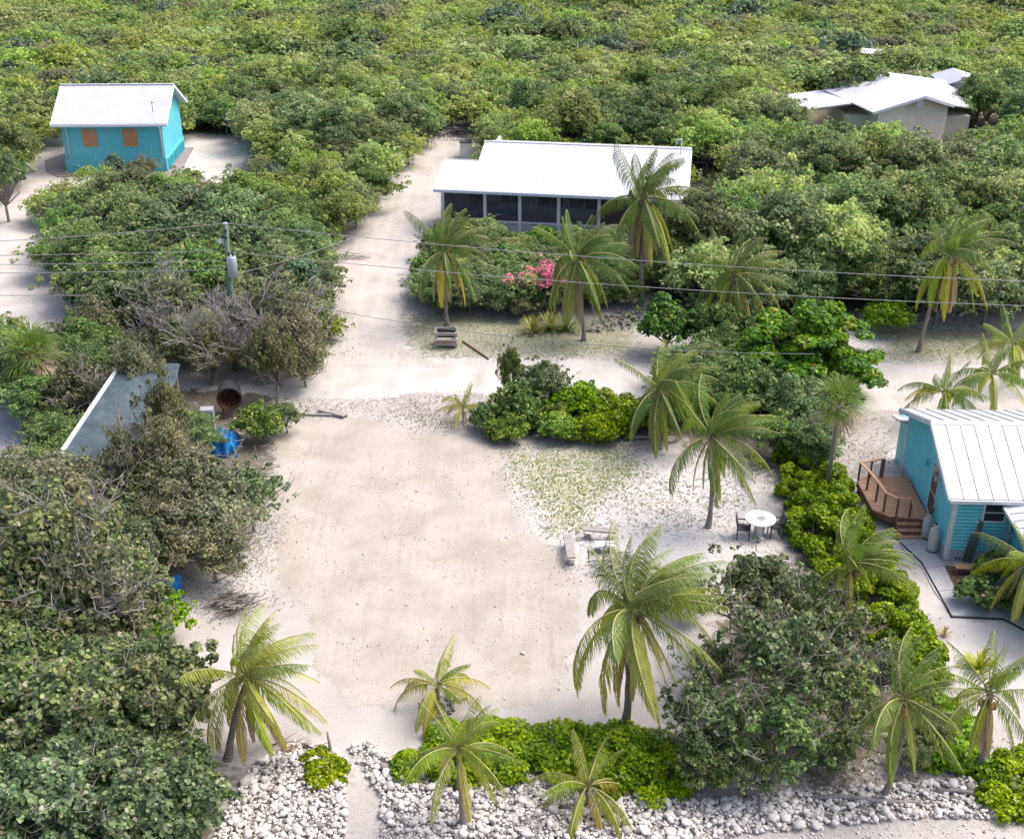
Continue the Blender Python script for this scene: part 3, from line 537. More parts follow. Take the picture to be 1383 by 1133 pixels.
# bare branches
def bare(x,y,h,seed,label,spread=.4,n=5,az=None,r0=.075,name='dead_tree'):
    rng=np.random.default_rng(seed); m=MB()
    def br(p,d,L,r,dep):
        q=p; pts=[p]; rs=[r]
        for s in range(3):
            d=(d+Vector(rng.normal(size=3)*.14)).normalized(); q=q+d*L/3; pts.append(q); rs.append(max(.013,r*(1-.2*(s+1))))
        m.tube(pts,rs,5 if dep<2 else 4)
        if dep<4:
            for _ in range(rng.integers(2,5)):
                nd=(d+Vector(rng.normal(size=3))*spread).normalized(); nd.z=abs(nd.z)*.9+.12; br(pts[rng.integers(2,4)],nd.normalized(),L*rng.uniform(.55,.8),rs[-1]*.75,dep+1)
    for i in range(n):
        d=Vector(rng.normal(size=3)*.3); d.z=1; 
        if az is not None: d+=Vector((math.cos(az),math.sin(az),0))*.6
        br(Vector((0,0,-.1)),d.normalized(),h*.36*rng.uniform(.8,1.1),r0,0)
    o=empty(name,(x,y,0),label,'tree'); m.build('branches',M['twig'],o)
x,y,_=G(285,520); bare(x,y,5.1,1,'bare grey branched tree standing just left of the utility pole')
x,y,_=G(345,520); bare(x,y,4.9,4,'bare brown grey branches fanning out right of the utility pole',az=.3)
x,y,_=G(240,505); bare(x,y,5.,5,'pale leaning dead branches over the top of the blue grey roof',az=2.8,n=3)
x,y,_=G(110,600); bare(x,y,4.,6,'forked bare tree in front of the dark blue cover',n=3,r0=.06)
x,y,_=G(30,880); bare(x,y,4.6,8,'tangled leafless grey crown at the left edge of the thicket',n=5)
x,y,_=G(150,960); bare(x,y,3.4,12,'bleached bare branches poking out of the sea grapes',n=3,r0=.045)
x,y,_=G(815,205); bare(x,y,3.,9,'bare grey shrub just behind the porch house roof',n=9,r0=.04)
x,y,_=G(1170,160); bare(x,y,3.5,10,'thin bare tree before the far white roofs',n=3,r0=.05)
x,y,_=G(1165,180,2.); 
# tall tree before the far white house
rngk=Kind('thin','wood_green',180,R=2.2,zc=3.9,V=1.7,npuff=44,nleaf=3600,size=.22,k=4,rp=(.13,.25),nl=26,sprig=2,r0=.13)
x,y,_=G(1143,172); plant(rngk,x,y,1.1,.95,0,'tree','open crowned dark tree standing out against the far white roof','tree')
x,y,_=G(1215,190); plant(K['teal'],x,y,1.2,1.05,1.,'tree','greyish feathery tree below the far white gable','tree')
x,y,_=G(1330,180); plant(K['wood1'],x,y,1.1,1.2,1.,'tree','tall tree with reddish patch right of the far gable','tree')
x,y,_=G(1318,172); plant(K['wood2'],x,y,1.15,1.15,1.,'tree','dense tree against the right end of the far white roofed house','tree')
x,y,_=G(1350,165); plant(K['wood0'],x,y,1.3,1.25,2.,'tree','rounded tree just below the small far outbuilding','tree')
x,y,_=G(12,300); plant(K['thin'],x,y,.85,1.05,2.,'tree','slender young tree with thin trunk by the left sandy yard','tree')
x,y,_=G(158,246); plant(K['teal'],x,y,.55,.6,3.,'shrub','light blue green shrub in front of the boarded windows','shrub')
x,y,_=G(195,245); plant(K['olive1'],x,y,.5,.45,3.,'shrub','reddish brown leaved shrub in front of the boarded house corner','shrub')
# ---------------------------------------------------------------- palms
def frond(rng,L,az,el,g,wind,tone,dens,wl=.05,seg=13,ll=.235):
    d=np.array([math.cos(az)*math.cos(el),math.sin(az)*math.cos(el),math.sin(el)]); p=np.zeros(3)+d*.08; ds=L/seg; pts=[p];ds_=[d]
    for i in range(seg):
        d=d+np.array([wind[0],wind[1],-g*(1+.5*(i/seg))])*ds; d/=np.linalg.norm(d); p=p+d*ds; pts.append(p); ds_.append(d)
    pts=np.array(pts); ds_=np.array(ds_); m=MB(); m.tube([tuple(q) for q in pts],[ .035*(1-.85*i/seg)*L/3+.006 for i in range(seg+1)],4)
    n=int(dens*L); ts=np.repeat(np.linspace(.13,.995,n),2); sg=np.tile([1.,-1.],n); ts=np.clip(ts+rng.normal(size=2*n)*.004,.1,1)
    f=ts*seg; i0=np.minimum(f.astype(int),seg-1); fr=(f-i0)[:,None]; o=pts[i0]*(1-fr)+pts[i0+1]*fr; t=ds_[i0]*(1-fr)+ds_[i0+1]*fr; t/=np.linalg.norm(t,axis=1)[:,None]
    side=np.cross(t,np.array([0,0,1.])); nn=np.linalg.norm(side,axis=1)[:,None]; side=np.where(nn<.15,np.array([[math.sin(az),-math.cos(az),0]]),side/np.maximum(nn,1e-6))*sg[:,None]
    upv=np.cross(side*sg[:,None],t)
    prof=L*ll*np.clip(np.sin(np.pi*np.clip(.12+.83*ts,0,1)),.12,1)**.7*(.88+.24*rng.random(2*n))
    fw=(.35+.55*ts)[:,None]; dirn=side*.9+t*fw+upv*.22+rng.normal(size=(2*n,3))*.07; dirn/=np.linalg.norm(dirn,axis=1)[:,None]
    rows=[];q=o;dd=dirn; ws=(.7,1.,.75,.12); drop=.85+.6*max(0,g-.1)
    for r in range(4):
        wv=np.cross(dd,upv); wv/=np.maximum(np.linalg.norm(wv,axis=1)[:,None],1e-6); hw=wl*ws[r]*.5*(prof/prof.max())[:,None]**.4
        rows.append(q-wv*hw); rows.append(q+wv*hw)
        dd=dd+np.array([wind[0]*.8,wind[1]*.8,-drop]); dd/=np.linalg.norm(dd,axis=1)[:,None]; q=q+dd*(prof/3)[:,None]
    V=np.stack(rows,1); b=(np.arange(2*n)*8)[:,None]; Kq=np.concatenate([b+np.array([[0,1,3,2]]),b+np.array([[2,3,5,4]]),b+np.array([[4,5,7,6]])])
    rn=np.concatenate([tone+rng.normal(size=2*n)*.05,tone+.02+rng.normal(size=2*n)*.06,tone+.09+rng.normal(size=2*n)*.08])
    nv=len(m.v); Vall=np.concatenate([np.array(m.v),V.reshape(-1,3)]); quads=[f_ for f_ in m.f if len(f_)==4]; Kall=np.concatenate([np.array(quads),Kq+nv])
    return npmesh('frond',Vall,Kall,4,np.clip(np.concatenate([np.full(len(quads),.7),rn]),0,1),[M['frond'],M['rachis']],np.concatenate([np.ones(len(quads)),np.zeros(len(Kq))]))
def palm(cp,bp,seed,label,nf=20,L=2.6,tone=.35,wind=(.16,0),r=.11,old=.3,dens=17,nuts=4,group=None,bulb=1.6,name='coconut_palm',wl=.05,g0=.55,trunk=True,elr=(-78,84),top=.45,skirt=0):
    nf=int(nf*1.3); wl*=.6; dens*=1.15; r*=.82; wind=(wind[0]*1.7,wind[1]*1.7)
    rng=np.random.default_rng(seed); cp=np.array(cp);bp=np.array(bp); o=empty(name,tuple(bp),label,'palm tree',group); rel=cp-bp
    if trunk:
        mid=rel*.5; mid[0]+=rng.normal()*.12-.25*rel[0]; mid[1]+=rng.normal()*.1; pts=[(0,0,-.1)]
        for t_ in np.linspace(0,1,12): a=(1-t_)**2*np.zeros(3)+2*t_*(1-t_)*mid+t_*t_*rel; pts.append(tuple(a+np.array([rng.normal()*.012,rng.normal()*.012,0])))
        rad=[r*bulb]+[r*(bulb if i==0 else (1.2 if i==1 else 1)) *(1-.25*i/11) for i in range(12)]; rad[-1]=r*.9
        MB().tube(pts,rad,9).build('trunk',M['palm_bark'],o,smooth=True)
    r_=1
    tuft=int(nf*top)
    for i in range(nf):
        f=(i+.5)/nf; az=i*2.39996+rng.normal()*.25
        if i>=nf-tuft: q=(i-(nf-tuft)+.5)/max(1,tuft); el=R_(34+50*q+rng.normal()*7)
        else: q=(i+.5)/max(1,nf-tuft); el=R_(elr[0]+(32-elr[0])*q**.9+rng.normal()*6)
        ol=max(0,(old-f)/max(old,.01)); tn=tone+min(1,ol*1.5)*rng.uniform(.2,.5)+rng.normal()*.07-.1*(i>=nf-tuft)
        if old>=.5 and i<nf-tuft: tn=rng.uniform(.84,.99) if q<.3 else (rng.uniform(.45,.74) if q<.62 else tn)
        l=L*(.85+.25*math.sin(math.pi*min(1,f+.1)))*rng.uniform(.9,1.1)
        g=g0*rng.uniform(.8,1.25)*(3/L)**.6*(1.1-.4*f)*(.6 if i>=nf-tuft else 1); w=np.array(wind)*(.3+1.2*f)*rng.uniform(.6,1.4)
        me=frond(rng,l,az,el,g,w,tn,dens,wl); link('frond',me,o,tuple(rel))
    for i in range(skirt):
        me=frond(rng,L*rng.uniform(.7,.95),-1.57+(i-skirt/2)*.5+rng.normal()*.3,R_(-48-16*rng.random()),1.3,(0,0),rng.choice([.88,.95,.99,.8]),dens*.9,wl,ll=.2); link('dead_frond',me,o,(float(rel[0]),float(rel[1]),float(rel[2])-.12))
    for i in range(nuts):
        a=rng.random()*6.28; c=rel+np.array([math.cos(a)*.22,math.sin(a)*.22,-.22-rng.random()*.12]); m=MB().lathe((0,0,0),[(.01,-.13),(.07,-.1),(.1,0),(.07,.1),(.01,.13)],8); m.build('coconut',M['husk'],o,True,tuple(c))
    return o
def PP(cx,cy,bx,by,*a,**k):
    b=G(bx,by); return palm(Yp(cx,cy,b[1]+k.pop('dy',0)),b,*a,**k)
PP(335,915,308,1024,1,'yellow green coconut palm leaning at the left side of the sand lot',nf=32,g0=.5,L=2.25,tone=.58,dens=16,wind=(.22,.02),dy=.2,bulb=1.5,r=.13,elr=(-84,80),old=.3)
PP(590,926,590,957,2,'small young palm inside a ring of stones on the sand',nf=11,L=1.7,tone=.66,dens=20,wind=(.05,0),r=.12,nuts=0,elr=(18,84),old=.2,g0=.7,top=.3)
PP(856,824,845,985,53,'largest coconut palm with wide drooping fronds beside the sand lot',nf=36,L=2.95,tone=.47,dens=16,wind=(.2,.05),r=.15,bulb=2.1,old=.35,nuts=8,elr=(-84,84),skirt=3)
PP(620,1012,627,1115,4,'short palm with slim trunk growing out of the white rocks',nf=17,L=1.75,tone=.5,dens=20,wind=(.12,0),r=.1,nuts=0,elr=(-40,80),old=.2,wl=.04)
PP(793,1062,797,1088,5,'stemless young palm in front of the low hedge',nf=12,L=1.9,tone=.62,dens=20,wind=(.02,0),r=.08,nuts=0,elr=(5,84),old=.3,wl=.045,g0=.75,top=.3)
PP(963,590,957,712,6,'tall palm with pale straight trunk left of the round table',nf=22,L=2.5,tone=.36,dens=16,wind=(.22,0),r=.11,old=.2,nuts=3)
PP(893,525,890,605,7,'palm with pale trunk standing behind the central hedge',nf=22,L=2.5,tone=.3,dens=16,wind=(.22,0),r=.13,old=.2,skirt=3)
PP(602,340,605,440,8,'palm with hanging fronds at the bin beside the driveway',nf=23,L=2.7,tone=.24,dens=18,wind=(.12,0),r=.12,old=.5,g0=.7,elr=(-88,80),skirt=2)
PP(781,352,789,460,9,'palm with hanging fronds in front of the magenta flowers',nf=23,L=2.9,tone=.22,dens=18,wind=(.12,0),r=.12,old=.5,g0=.65,elr=(-88,80),skirt=4)
PP(870,268,866,415,10,'tallest palm with skirt of dead brown fronds overlapping the white roof',nf=24,L=3.3,tone=.27,dens=16,wind=(.1,0),r=.15,old=.6,g0=.55,elr=(-88,80),wl=.06,skirt=9)
PP(993,372,975,470,11,'palm with yellow lower fronds behind the layered almond tree',nf=21,L=2.8,tone=.3,dens=17,wind=(.1,0),r=.13,old=.6,g0=.6,elr=(-88,80),wl=.055,skirt=7)
PP(1285,345,1240,475,12,'palm with curved leaning trunk on the far side of the road at right',nf=21,L=2.8,tone=.35,dens=17,wind=(.14,0),r=.12,old=.55,g0=.6,elr=(-88,80),wl=.055,skirt=6)
PP(1222,944,1192,1076,13,'palm with one dead frond standing right of the sea grapes near the rocks',nf=17,L=2.0,tone=.36,dens=16,wind=(.22,0),r=.1,old=.3,nuts=2,skirt=2)
PP(1337,936,1320,1042,14,'palm with hanging grey dead fronds at the right edge',nf=18,L=1.8,tone=.42,dens=16,wind=(.1,0),r=.13,old=.3,bulb=1.8,elr=(-85,80),skirt=5)
PP(1150,762,1150,860,15,'windswept palm crown growing up through the long hedge',nf=17,L=2.1,tone=.4,dens=16,wind=(.38,-.02),r=.1,old=.25,top=.75)
PP(1275,530,1272,580,16,'short palm behind the left end of the seamed roof',nf=12,L=2.1,tone=.42,dens=20,wind=(.03,0),r=.1,old=.3,nuts=0,elr=(0,82),g0=.5,top=.3)
PP(1340,505,1338,560,17,'short palm behind the middle of the seamed roof',nf=13,L=2.2,tone=.42,dens=20,wind=(.06,0),r=.1,old=.3,nuts=0,elr=(-10,82),g0=.5,top=.3)
PP(1368,465,1366,520,18,'short palm farthest right across the road',nf=13,L=2.1,tone=.4,dens=18,wind=(.06,0),r=.1,old=.3,nuts=0,elr=(-10,82),g0=.5,top=.3)
PP(626,550,627,570,19,'little yellow palm on the stony verge by the road',nf=11,L=1.4,tone=.62,dens=16,wind=(.02,0),r=.09,nuts=0,elr=(10,82),old=.3,g0=.6,top=.3)
PP(1392,760,1400,840,20,'palm reaching in at the right edge beside the turquoise extension',nf=16,L=1.9,tone=.45,dens=16,wind=(0,0),r=.1,nuts=0,old=.4)
PP(1015,625,1016,648,21,'tiny sapling on the white sand near the long hedge',nf=6,L=.5,tone=.4,dens=34,wind=(.02,0),r=.02,nuts=0,elr=(20,82),old=.2,wl=.03,top=.3)
PP(790,180,790,195,22,'small bright palm poking up behind the porch house roof',nf=11,L=1.8,tone=.4,dens=14,wind=(0,0),r=.08,nuts=0,elr=(10,82),old=.1,wl=.07,top=.3)
PP(40,480,40,560,27,'palm behind the white gate among the left trees',nf=12,L=1.3,tone=.35,dens=16,wind=(.05,0),r=.1,nuts=0,elr=(-30,82),old=.3)
def fanpalm(cp,bp,seed,label,n=22,fr=.75,tone=.3):
    rng=np.random.default_rng(seed); cp=np.array(cp);bp=np.array(bp); rel=cp-bp; o=empty('fan_palm',tuple(bp),label,'palm tree')
    MB().tube([(0,0,-.1),tuple(rel*.5+np.array([.06,0,0])),tuple(rel)],[.11,.085,.09],8).build('trunk',M['palm_bark'],o,smooth=True)
    for i in range(n):
        f=(i+.5)/n; el=R_(-75+150*f**.8); az=i*2.4; d=np.array([math.cos(az)*math.cos(el),math.sin(az)*math.cos(el),math.sin(el)]); c=d*fr*.75
        s=np.cross(d,[0,0,1]); s/=np.linalg.norm(s)+1e-6; u=np.cross(s,d); V=[];Kk=[];rn=[]
        m=MB().tube([(0,0,0),tuple(c)],[.02,.012],4); V=list(map(tuple,m.v)); Kk=[q for q in m.f if len(q)==4]; rn=[.5]*len(Kk); mi=[1]*len(Kk)
        tn=tone if f>.28 else .93
        for a in np.linspace(-1.9,1.9,22):
            dd=d*math.cos(a)+s*math.sin(a)+rng.normal(size=3)*.05; w=np.cross(dd,u); w/=np.linalg.norm(w); l=fr*(.8+.3*math.cos(a))
            e1=c+dd*l*.6; e2=c+dd*l+np.array([0,0,-.18*l]); k0=len(V); V+=[tuple(c-w*.006),tuple(c+w*.006),tuple(e1+w*.03),tuple(e1-w*.03),tuple(e2+w*.004),tuple(e2-w*.004)]
            Kk+=[(k0,k0+1,k0+2,k0+3),(k0+3,k0+2,k0+4,k0+5)]; rn+=[tn+rng.normal()*.05]*2; mi+=[0,0]
        link('fan_leaf',npmesh('fan_leaf',V,Kk,4,np.clip(rn,0,1),[M['frond'],M['rachis']],mi),o,tuple(rel))
b=G(1113,672); fanpalm(Yp(1133,545,b[1]),b,31,'slender silver fan palm rising from the long hedge')
b=G(48,560); fanpalm(Yp(42,478,b[1]),b,32,'fan palm with a dead brown skirt near the white gate',fr=.95)
def rosette(x,y,r,n,seed,label,name,tone=.45,w=.07,elr=(15,85),group=None,flower=False,cat='plant',droop=.5):
    rng=np.random.default_rng(seed); V=[];Kk=[];rn=[]
    for i in range(n):
        az=i*2.4; el=R_(elr[0]+(elr[1]-elr[0])*rng.random()); d=np.array([math.cos(az)*math.cos(el),math.sin(az)*math.cos(el),math.sin(el)]); s=np.array([-math.sin(az),math.cos(az),0]); p=np.array([0,0,.02]); k0=len(V); tn=tone+rng.normal()*.1
        for j,ww in enumerate((.6,1,.85,.1)):
            V+=[tuple(p-s*w*ww/2),tuple(p+s*w*ww/2)]; p=p+d*r/3; d=d+np.array([0,0,-droop*.5]); d/=np.linalg.norm(d)
            if j<3: q=k0+2*j; Kk.append((q,q+1,q+3,q+2)); rn.append(tn)
    o=link(name,npmesh(name,V,Kk,4,np.clip(rn,0,1),[M['frond']]),loc=(x,y,0)); return tag(o,label,cat,group)
for px,py,lab in ((720,450,'variegated strap leaved clump, left of the row of three across the road'),(742,446,'variegated strap leaved clump in the middle of the row of three'),(765,448,'strap leaved clump beside the palm trunk at the row end')):
    x,y,_=G(px,py); rosette(x,y,1.1,46,int(px),lab,'spider_lily',.6 if px<760 else .42,.1)
x,y,_=G(1322,905); rosette(x,y,.8,36,1,'spiky yellow green agave on the sand by the deck house path','agave',.6,.09)
x,y,_=G(1275,858); rosette(x,y,.35,22,2,'small red orange bromeliad at the hedge end','bromeliad',.9,.05)
x,y,_=G(345,345,1.8); rosette(x,y,1.2,26,3,'spiky plant among the trees at the right of the sandy clearing','agave',.25,.1)
x,y,_=G(375,215); rosette(x,y,1.8,30,5,'dark spiky palmetto at the edge of the sandy clearing','palmetto',.15,.12)
# ---------------------------------------------------------------- buildings
def roof_ribs(m,pts,n,h=.03,w=.03):
    """standing seams on the quad pts=(low a, low b, high b, high a)"""
    a,b,c,d=[Vector(p) for p in pts]; nn=(b-a).cross(d-a).normalized(); nn=nn if nn.z>0 else -nn
    for i in range(n+1):
        f=i/n; p=a.lerp(b,f)+nn*h/2; q=d.lerp(c,f)+nn*h/2; m.beam(p,q,w,h)
# 1 turquoise boarded house
b=G(92,233); H1=empty('boarded_house',b,'turquoise house with white roof and two windows boarded with plywood','house',rz=R_(1.5))
W,D,E,Z=7.14,6.05,3.75,5.62
MB().hexa([(0,0,0),(W,0,0),(W,D,0),(0,D,0)],[(0,0,E),(W,0,E),(W,D,E),(0,D,E)]).build('wall',M['teal_wall'],H1)
m=MB(); m.hexa([(W,.0,E),(W,D,E),(W,D/2,Z-.1)],[(W-.2,0,E),(W-.2,D,E),(W-.2,D/2,Z-.1)]); m.hexa([(0,.0,E),(0,D,E),(0,D/2,Z-.1)],[(.2,0,E),(.2,D,E),(.2,D/2,Z-.1)]); m.build('gable',M['teal_wall'],H1)
MB().box(-.06,W+.06,-.06,D+.06,0,1.02).build('plinth',M['teal_wall'],H1)
m=MB(); m.slab([(-.5,-.55,3.62),(W+.5,-.55,3.62),(W+.5,D/2,Z),(-.5,D/2,Z)],.1); m.slab([(-.5,D+.55,3.62),(W+.5,D+.55,3.62),(W+.5,D/2,Z),(-.5,D/2,Z)],.1)
rf=m.build('roof',M['white_metal'],H1); m=MB(); roof_ribs(m,[(-.48,-.55,3.62),(W+.48,-.55,3.62),(W+.48,D/2,Z),(-.48,D/2,Z)],24,.012,.03); m.build('seam',M['white_metal'],rf)
m=MB(); m.beam((-.52,-.6,3.5),(W+.52,-.6,3.5),.12,.14); m.build('gutter',M['fascia'],rf)
m=MB(); 
for x in (-.52,W+.52): MB().beam((x,-.55,3.52),(x,D/2,Z-.1),.05,.2).beam((x,D+.55,3.52),(x,D/2,Z-.1),.05,.2).build('bargeboard',M['white'],rf)
MB().box(-.52,W+.52,D/2-.1,D/2+.1,Z-.02,Z+.05).build('ridge_cap',M['white_metal'],rf)
for x in (.38,W-.12): MB().tube([(x,-.55,3.45),(x,-.1,3.2),(x,-.1,1.1)],.055,8).build('downpipe',M['white'],H1,True)
for x in (1.42,4.3):
    wn=MB().box(x-.09,x+1.14,-.03,.02,1.8,3.22).build('window_surround',M['teal_side'],H1); MB().box(x,x+1.05,-.07,-.03,1.88,3.14).build('boarding',M['plywood'],wn); MB().box(x,x+1.05,-.095,-.072,2.1,2.19).box(x,x+1.05,-.095,-.072,2.85,2.94).build('batten',M['deck'],wn)
for i in range(6):
    y0=.25+i*.95; pn=MB().box(W+.062,W+.09,y0,y0+.78,.08,.92).build('vent_panel',M['teal_side'],H1); m=MB()
    for k in range(4): m.beam((W+.1,y0+.1+.17*k,.15),(W+.1,y0+.1+.17*k,.86),.05,.03)
    m.build('slat',M['teal_wall'],pn)
MB().tube([(W-.6,.5,4.2),(W-.6,.5,5.0)],.02,5).tube([(W-.75,.5,4.85),(W-.4,.5,4.85)],.015,4).build('antenna',M['darkmetal'],H1)
# 2 porch house
o0=G(586,255,2.9); H2=empty('porch_house',(o0[0],o0[1],0),'long white roofed house with grey screened porch facing the road','house',rz=R_(-8.4))
L=15.55
m=MB(); m.slab([(0,0,2.9),(L,0,2.9),(L,6.3,4.3),(2.15,6.3,4.3),(2.15,3.7,3.722),(0,3.7,3.722)],.1); m.slab([(2.15,6.3,4.3),(L,6.3,4.3),(L,11,3.2),(2.15,11,3.2)],.1)
rf=m.build('roof',M['white_metal'],H2); m=MB(); roof_ribs(m,[(2.2,0,2.9),(L-.05,0,2.9),(L-.05,6.3,4.3),(2.2,6.3,4.3)],33,.022,.035); roof_ribs(m,[(.05,0,2.9),(2.1,0,2.9),(2.1,3.7,3.72),(.05,3.7,3.72)],7,.012,.03); m.build('seam',M['white_metal'],rf)
MB().beam((-.03,-.05,2.8),(L+.03,-.05,2.8),.1,.17).build('gutter',M['fascia'],rf)
for a,c in (((-.03,0,2.82),(-.03,3.7,3.65)),((L+.03,0,2.82),(L+.03,6.3,4.22)),((2.1,3.74,3.7),(0,3.74,3.64))): MB().beam(a,c,.05,.16).build('bargeboard',M['white'],rf)
MB().box(2.1,L+.05,6.22,6.38,4.28,4.35).build('ridge_cap',M['white_metal'],rf)
MB().tube([(14.9,5.7,4.1),(14.9,5.7,5.1)],.04,6).tube([(14.9,5.7,5.05),(14.6,5.7,5.05),(14.6,5.7,4.8)],.04,6).build('vent_pipe',M['white'],rf)
px_=[.45,3.12,5.3,7.72,10.2,12.7,15.1]
for x in px_: MB().box(x-.1,x+.1,.32,.5,0,2.85).build('post',M['white'],H2)
MB().box(.35,15.2,.36,.48,0,.82).build('porch_wall',M['skirt'],H2); MB().box(.35,15.2,.3,.54,.82,.9).build('sill',M['white'],H2)
MB().box(.35,15.2,.34,.5,2.62,2.82).build('header',M['white'],H2)
for a,b_ in zip(px_[:-1],px_[1:]): MB().box(a+.1,b_-.1,.42,.425,.9,2.62).build('screen',M['screen'],H2)
MB().box(.35,.5,.5,3.6,0,2.85).box(L-.5,L-.35,.5,10.5,0,2.95).build('side_wall',M['cream'],H2)
MB().box(.5,15.05,.5,3.2,.3,.42).build('porch_floor',M['floor'],H2)
MB().box(.5,15.05,3.2,3.35,.3,3.45).box(2.4,2.55,3.4,10.6,0,3.6).box(2.5,15.05,10.5,10.6,0,3.2).build('house_wall',M['interior'],H2)
for x0,x1,z0,z1 in ((3.75,4.95,1.25,2.35),(6.1,7.7,1.05,2.4),(8.1,10.0,1.05,2.4),(10.9,12.2,1.2,2.3),(12.9,14.3,1.2,2.3)):
    w_=MB().box(x0-.06,x1+.06,3.15,3.2,z0-.06,z1+.06).build('window_frame',M['white'],H2); MB().box(x0,(x0+x1)/2-.03,3.13,3.152,z0,z1).box((x0+x1)/2+.03,x1,3.13,3.152,z0,z1).build('window_pane',M['glass'],w_)
d_=MB().box(1.5,2.6,3.14,3.2,.42,2.5).build('door',M['cream'],H2); MB().box(1.6,2.5,3.12,3.142,.9,2.4).build('door_glass',M['glass'],d_)
def inh(lx,ly,lz=0):
    v=Matrix.Rotation(R_(-8.4),3,'Z')@Vector((lx,ly,lz)); return (o0[0]+v.x,o0[1]+v.y,lz)
# hammock and furniture on the porch
pts=[Vector((1.5,1.6,2.45)).lerp(Vector((4.6,1.9,2.3)),i/12)-Vector((0,0,1.15*math.sin(math.pi*i/12))) for i in range(13)]
m=MB()
for i in range(12):
    w0,w1=[.04+.4*math.sin(math.pi*min(max(k/12,0),1)) for k in (i,i+1)]; p,q=pts[i],pts[i+1]
    m.hexa([p+Vector((0,-w0,w0*.5)),p+Vector((0,w0,w0*.5)),q+Vector((0,w1,w1*.5)),q+Vector((0,-w1,w1*.5))],[p+Vector((0,-w0,w0*.5+.03)),p+Vector((0,w0,w0*.5+.03)),q+Vector((0,w1,w1*.5+.03)),q+Vector((0,-w1,w1*.5+.03))])
h=m.build('hammock',M['red']); h.location=(o0[0],o0[1],0); h.rotation_euler=(0,0,R_(-8.4)); tag(h,'red hammock slung inside the screened porch','hammock')
def table(loc,rz,w,d,hh,mat,label,name='table',cat='table'):
    t_=empty(name,loc,label,cat,rz=rz); MB().box(-w/2,w/2,-d/2,d/2,hh-.05,hh).build('tabletop',mat,t_)
    for sx in (-1,1):
        for sy in (-1,1): MB().box(sx*w/2-.06*(sx>0),sx*w/2+.06*(sx<0),sy*d/2-.06*(sy>0),sy*d/2+.06*(sy<0),0,hh-.05).build('leg',mat,t_)
    return t_
p=inh(4.1,1.5); table((p[0],p[1],.42),R_(-8.4),1.9,.8,.75,M['bluefab'],'blue table behind the second bay of porch screen')
p=inh(1.9,2.2); table((p[0],p[1],.42),R_(-8.4),1.1,.6,.6,M['bluefab'],'blue table behind the first bay of porch screen')
def chair(loc,rz,mat,label,group=None):
    c=empty('chair',loc,label,'chair',group,rz); MB().box(-.24,.24,-.24,.24,.42,.47).build('seat',mat,c,bevel=.01)
    MB().hexa([(-.24,.2,.5),(.24,.2,.5),(.24,.25,.5),(-.24,.25,.5)],[(-.24,.3,.92),(.24,.3,.92),(.24,.34,.92),(-.24,.34,.92)]).build('backrest',mat,c)
    for sx in (-.21,.21):
        MB().beam((sx,-.22,0),(sx,-.22,.66),.04).build('leg',mat,c); MB().beam((sx,.22,0),(sx,.24,.6),.04).build('leg',mat,c); MB().box(sx-.03,sx+.03,-.25,.27,.66,.69).build('armrest',mat,c)
    return c
p=inh(5.8,2.4); chair((p[0],p[1],.42),R_(-10),M['white'],'white chair inside the middle of the porch')
p=inh(11.4,1.9); s_=empty('sofa',(p[0],p[1],.42),'dark red sofa inside the right end of the porch','sofa',rz=R_(-8.4)); MB().box(-.9,.9,-.35,.35,.12,.45).build('seat',M['red'],s_,bevel=.04); MB().box(-.9,.9,.28,.45,.12,.85).build('backrest',M['red'],s_,bevel=.04)
for x in (-1,1): MB().box(x*.95-.1,x*.95+.1,-.35,.45,.1,.62).build('armrest',M['red'],s_,bevel=.03)
# 3 clapboard house with deck
Bx,By=15.78,38.33; H3=empty('clapboard_house',(Bx,By,0),'turquoise clapboard house with white seamed roof and a timber deck','house',rz=R_(-2.2))
W,D=9.6,6.6; ey,ez,ry,rz_,by_,bz=-.35,2.82,2.95,4.2,6.95,2.72
def topz(y): return ez+(rz_-ez)*(y-ey)/(ry-ey)-.12 if y<ry else rz_-(rz_-bz)*(y-ry)/(by_-ry)-.12
m=MB(); m.box(.06,W,.03,D,.0,2.62); 
ys=[0.03,ry,D]; m.hexa([(.03,.03,.4),(.03,D,.4),(.03,D,topz(D)),(.03,ry,topz(ry)),(.03,.03,topz(.03))],[(.2,.03,.4),(.2,D,.4),(.2,D,topz(D)),(.2,ry,topz(ry)),(.2,.03,topz(.03))]); m.build('wall',M['siding'],H3)
m=MB(); z=.5
while z<2.62: m.hexa([(.1,-.05,z),(W,-.05,z),(W,.03,z),(.1,.03,z)],[(.1,-.02,z+.1),(W,-.02,z+.1),(W,.03,z+.1),(.1,.03,z+.1)]); z+=.145
m.build('clapboard',M['siding'],H3)
m=MB(); z=.5
while z<rz_-.25:
    ya=.1 if z+.12<topz(.1) else ey+(z+.12+.12-ez)/(rz_-ez)*(ry-ey); yb=D-.1 if z+.12<topz(D) else ry+(rz_-z-.24)/(rz_-bz)*(by_-ry)
    if yb-ya>.1: m.hexa([(-.035,ya,z),(.03,ya,z),(.03,yb,z),(-.035,yb,z)],[(.012,ya,z+.125),(.03,ya,z+.125),(.03,yb,z+.125),(.012,yb,z+.125)])
    z+=.13
m.build('clapboard',M['siding'],H3)
MB().box(-.03,W,-.03,D,0,.48).build('foundation',M['skirt'],H3)
m=MB(); 
for i in range(5): m.box(.35+i*.13,.43+i*.13,-.045,-.028,.1,.17)
m.build('vent',M['darkmetal'],H3)
MB().box(-.045,.1,-.065,.1,.1,2.7).build('corner_board',M['white'],H3); MB().box(-.04,.1,D-.1,D+.03,.1,2.75).build('corner_board',M['white'],H3)
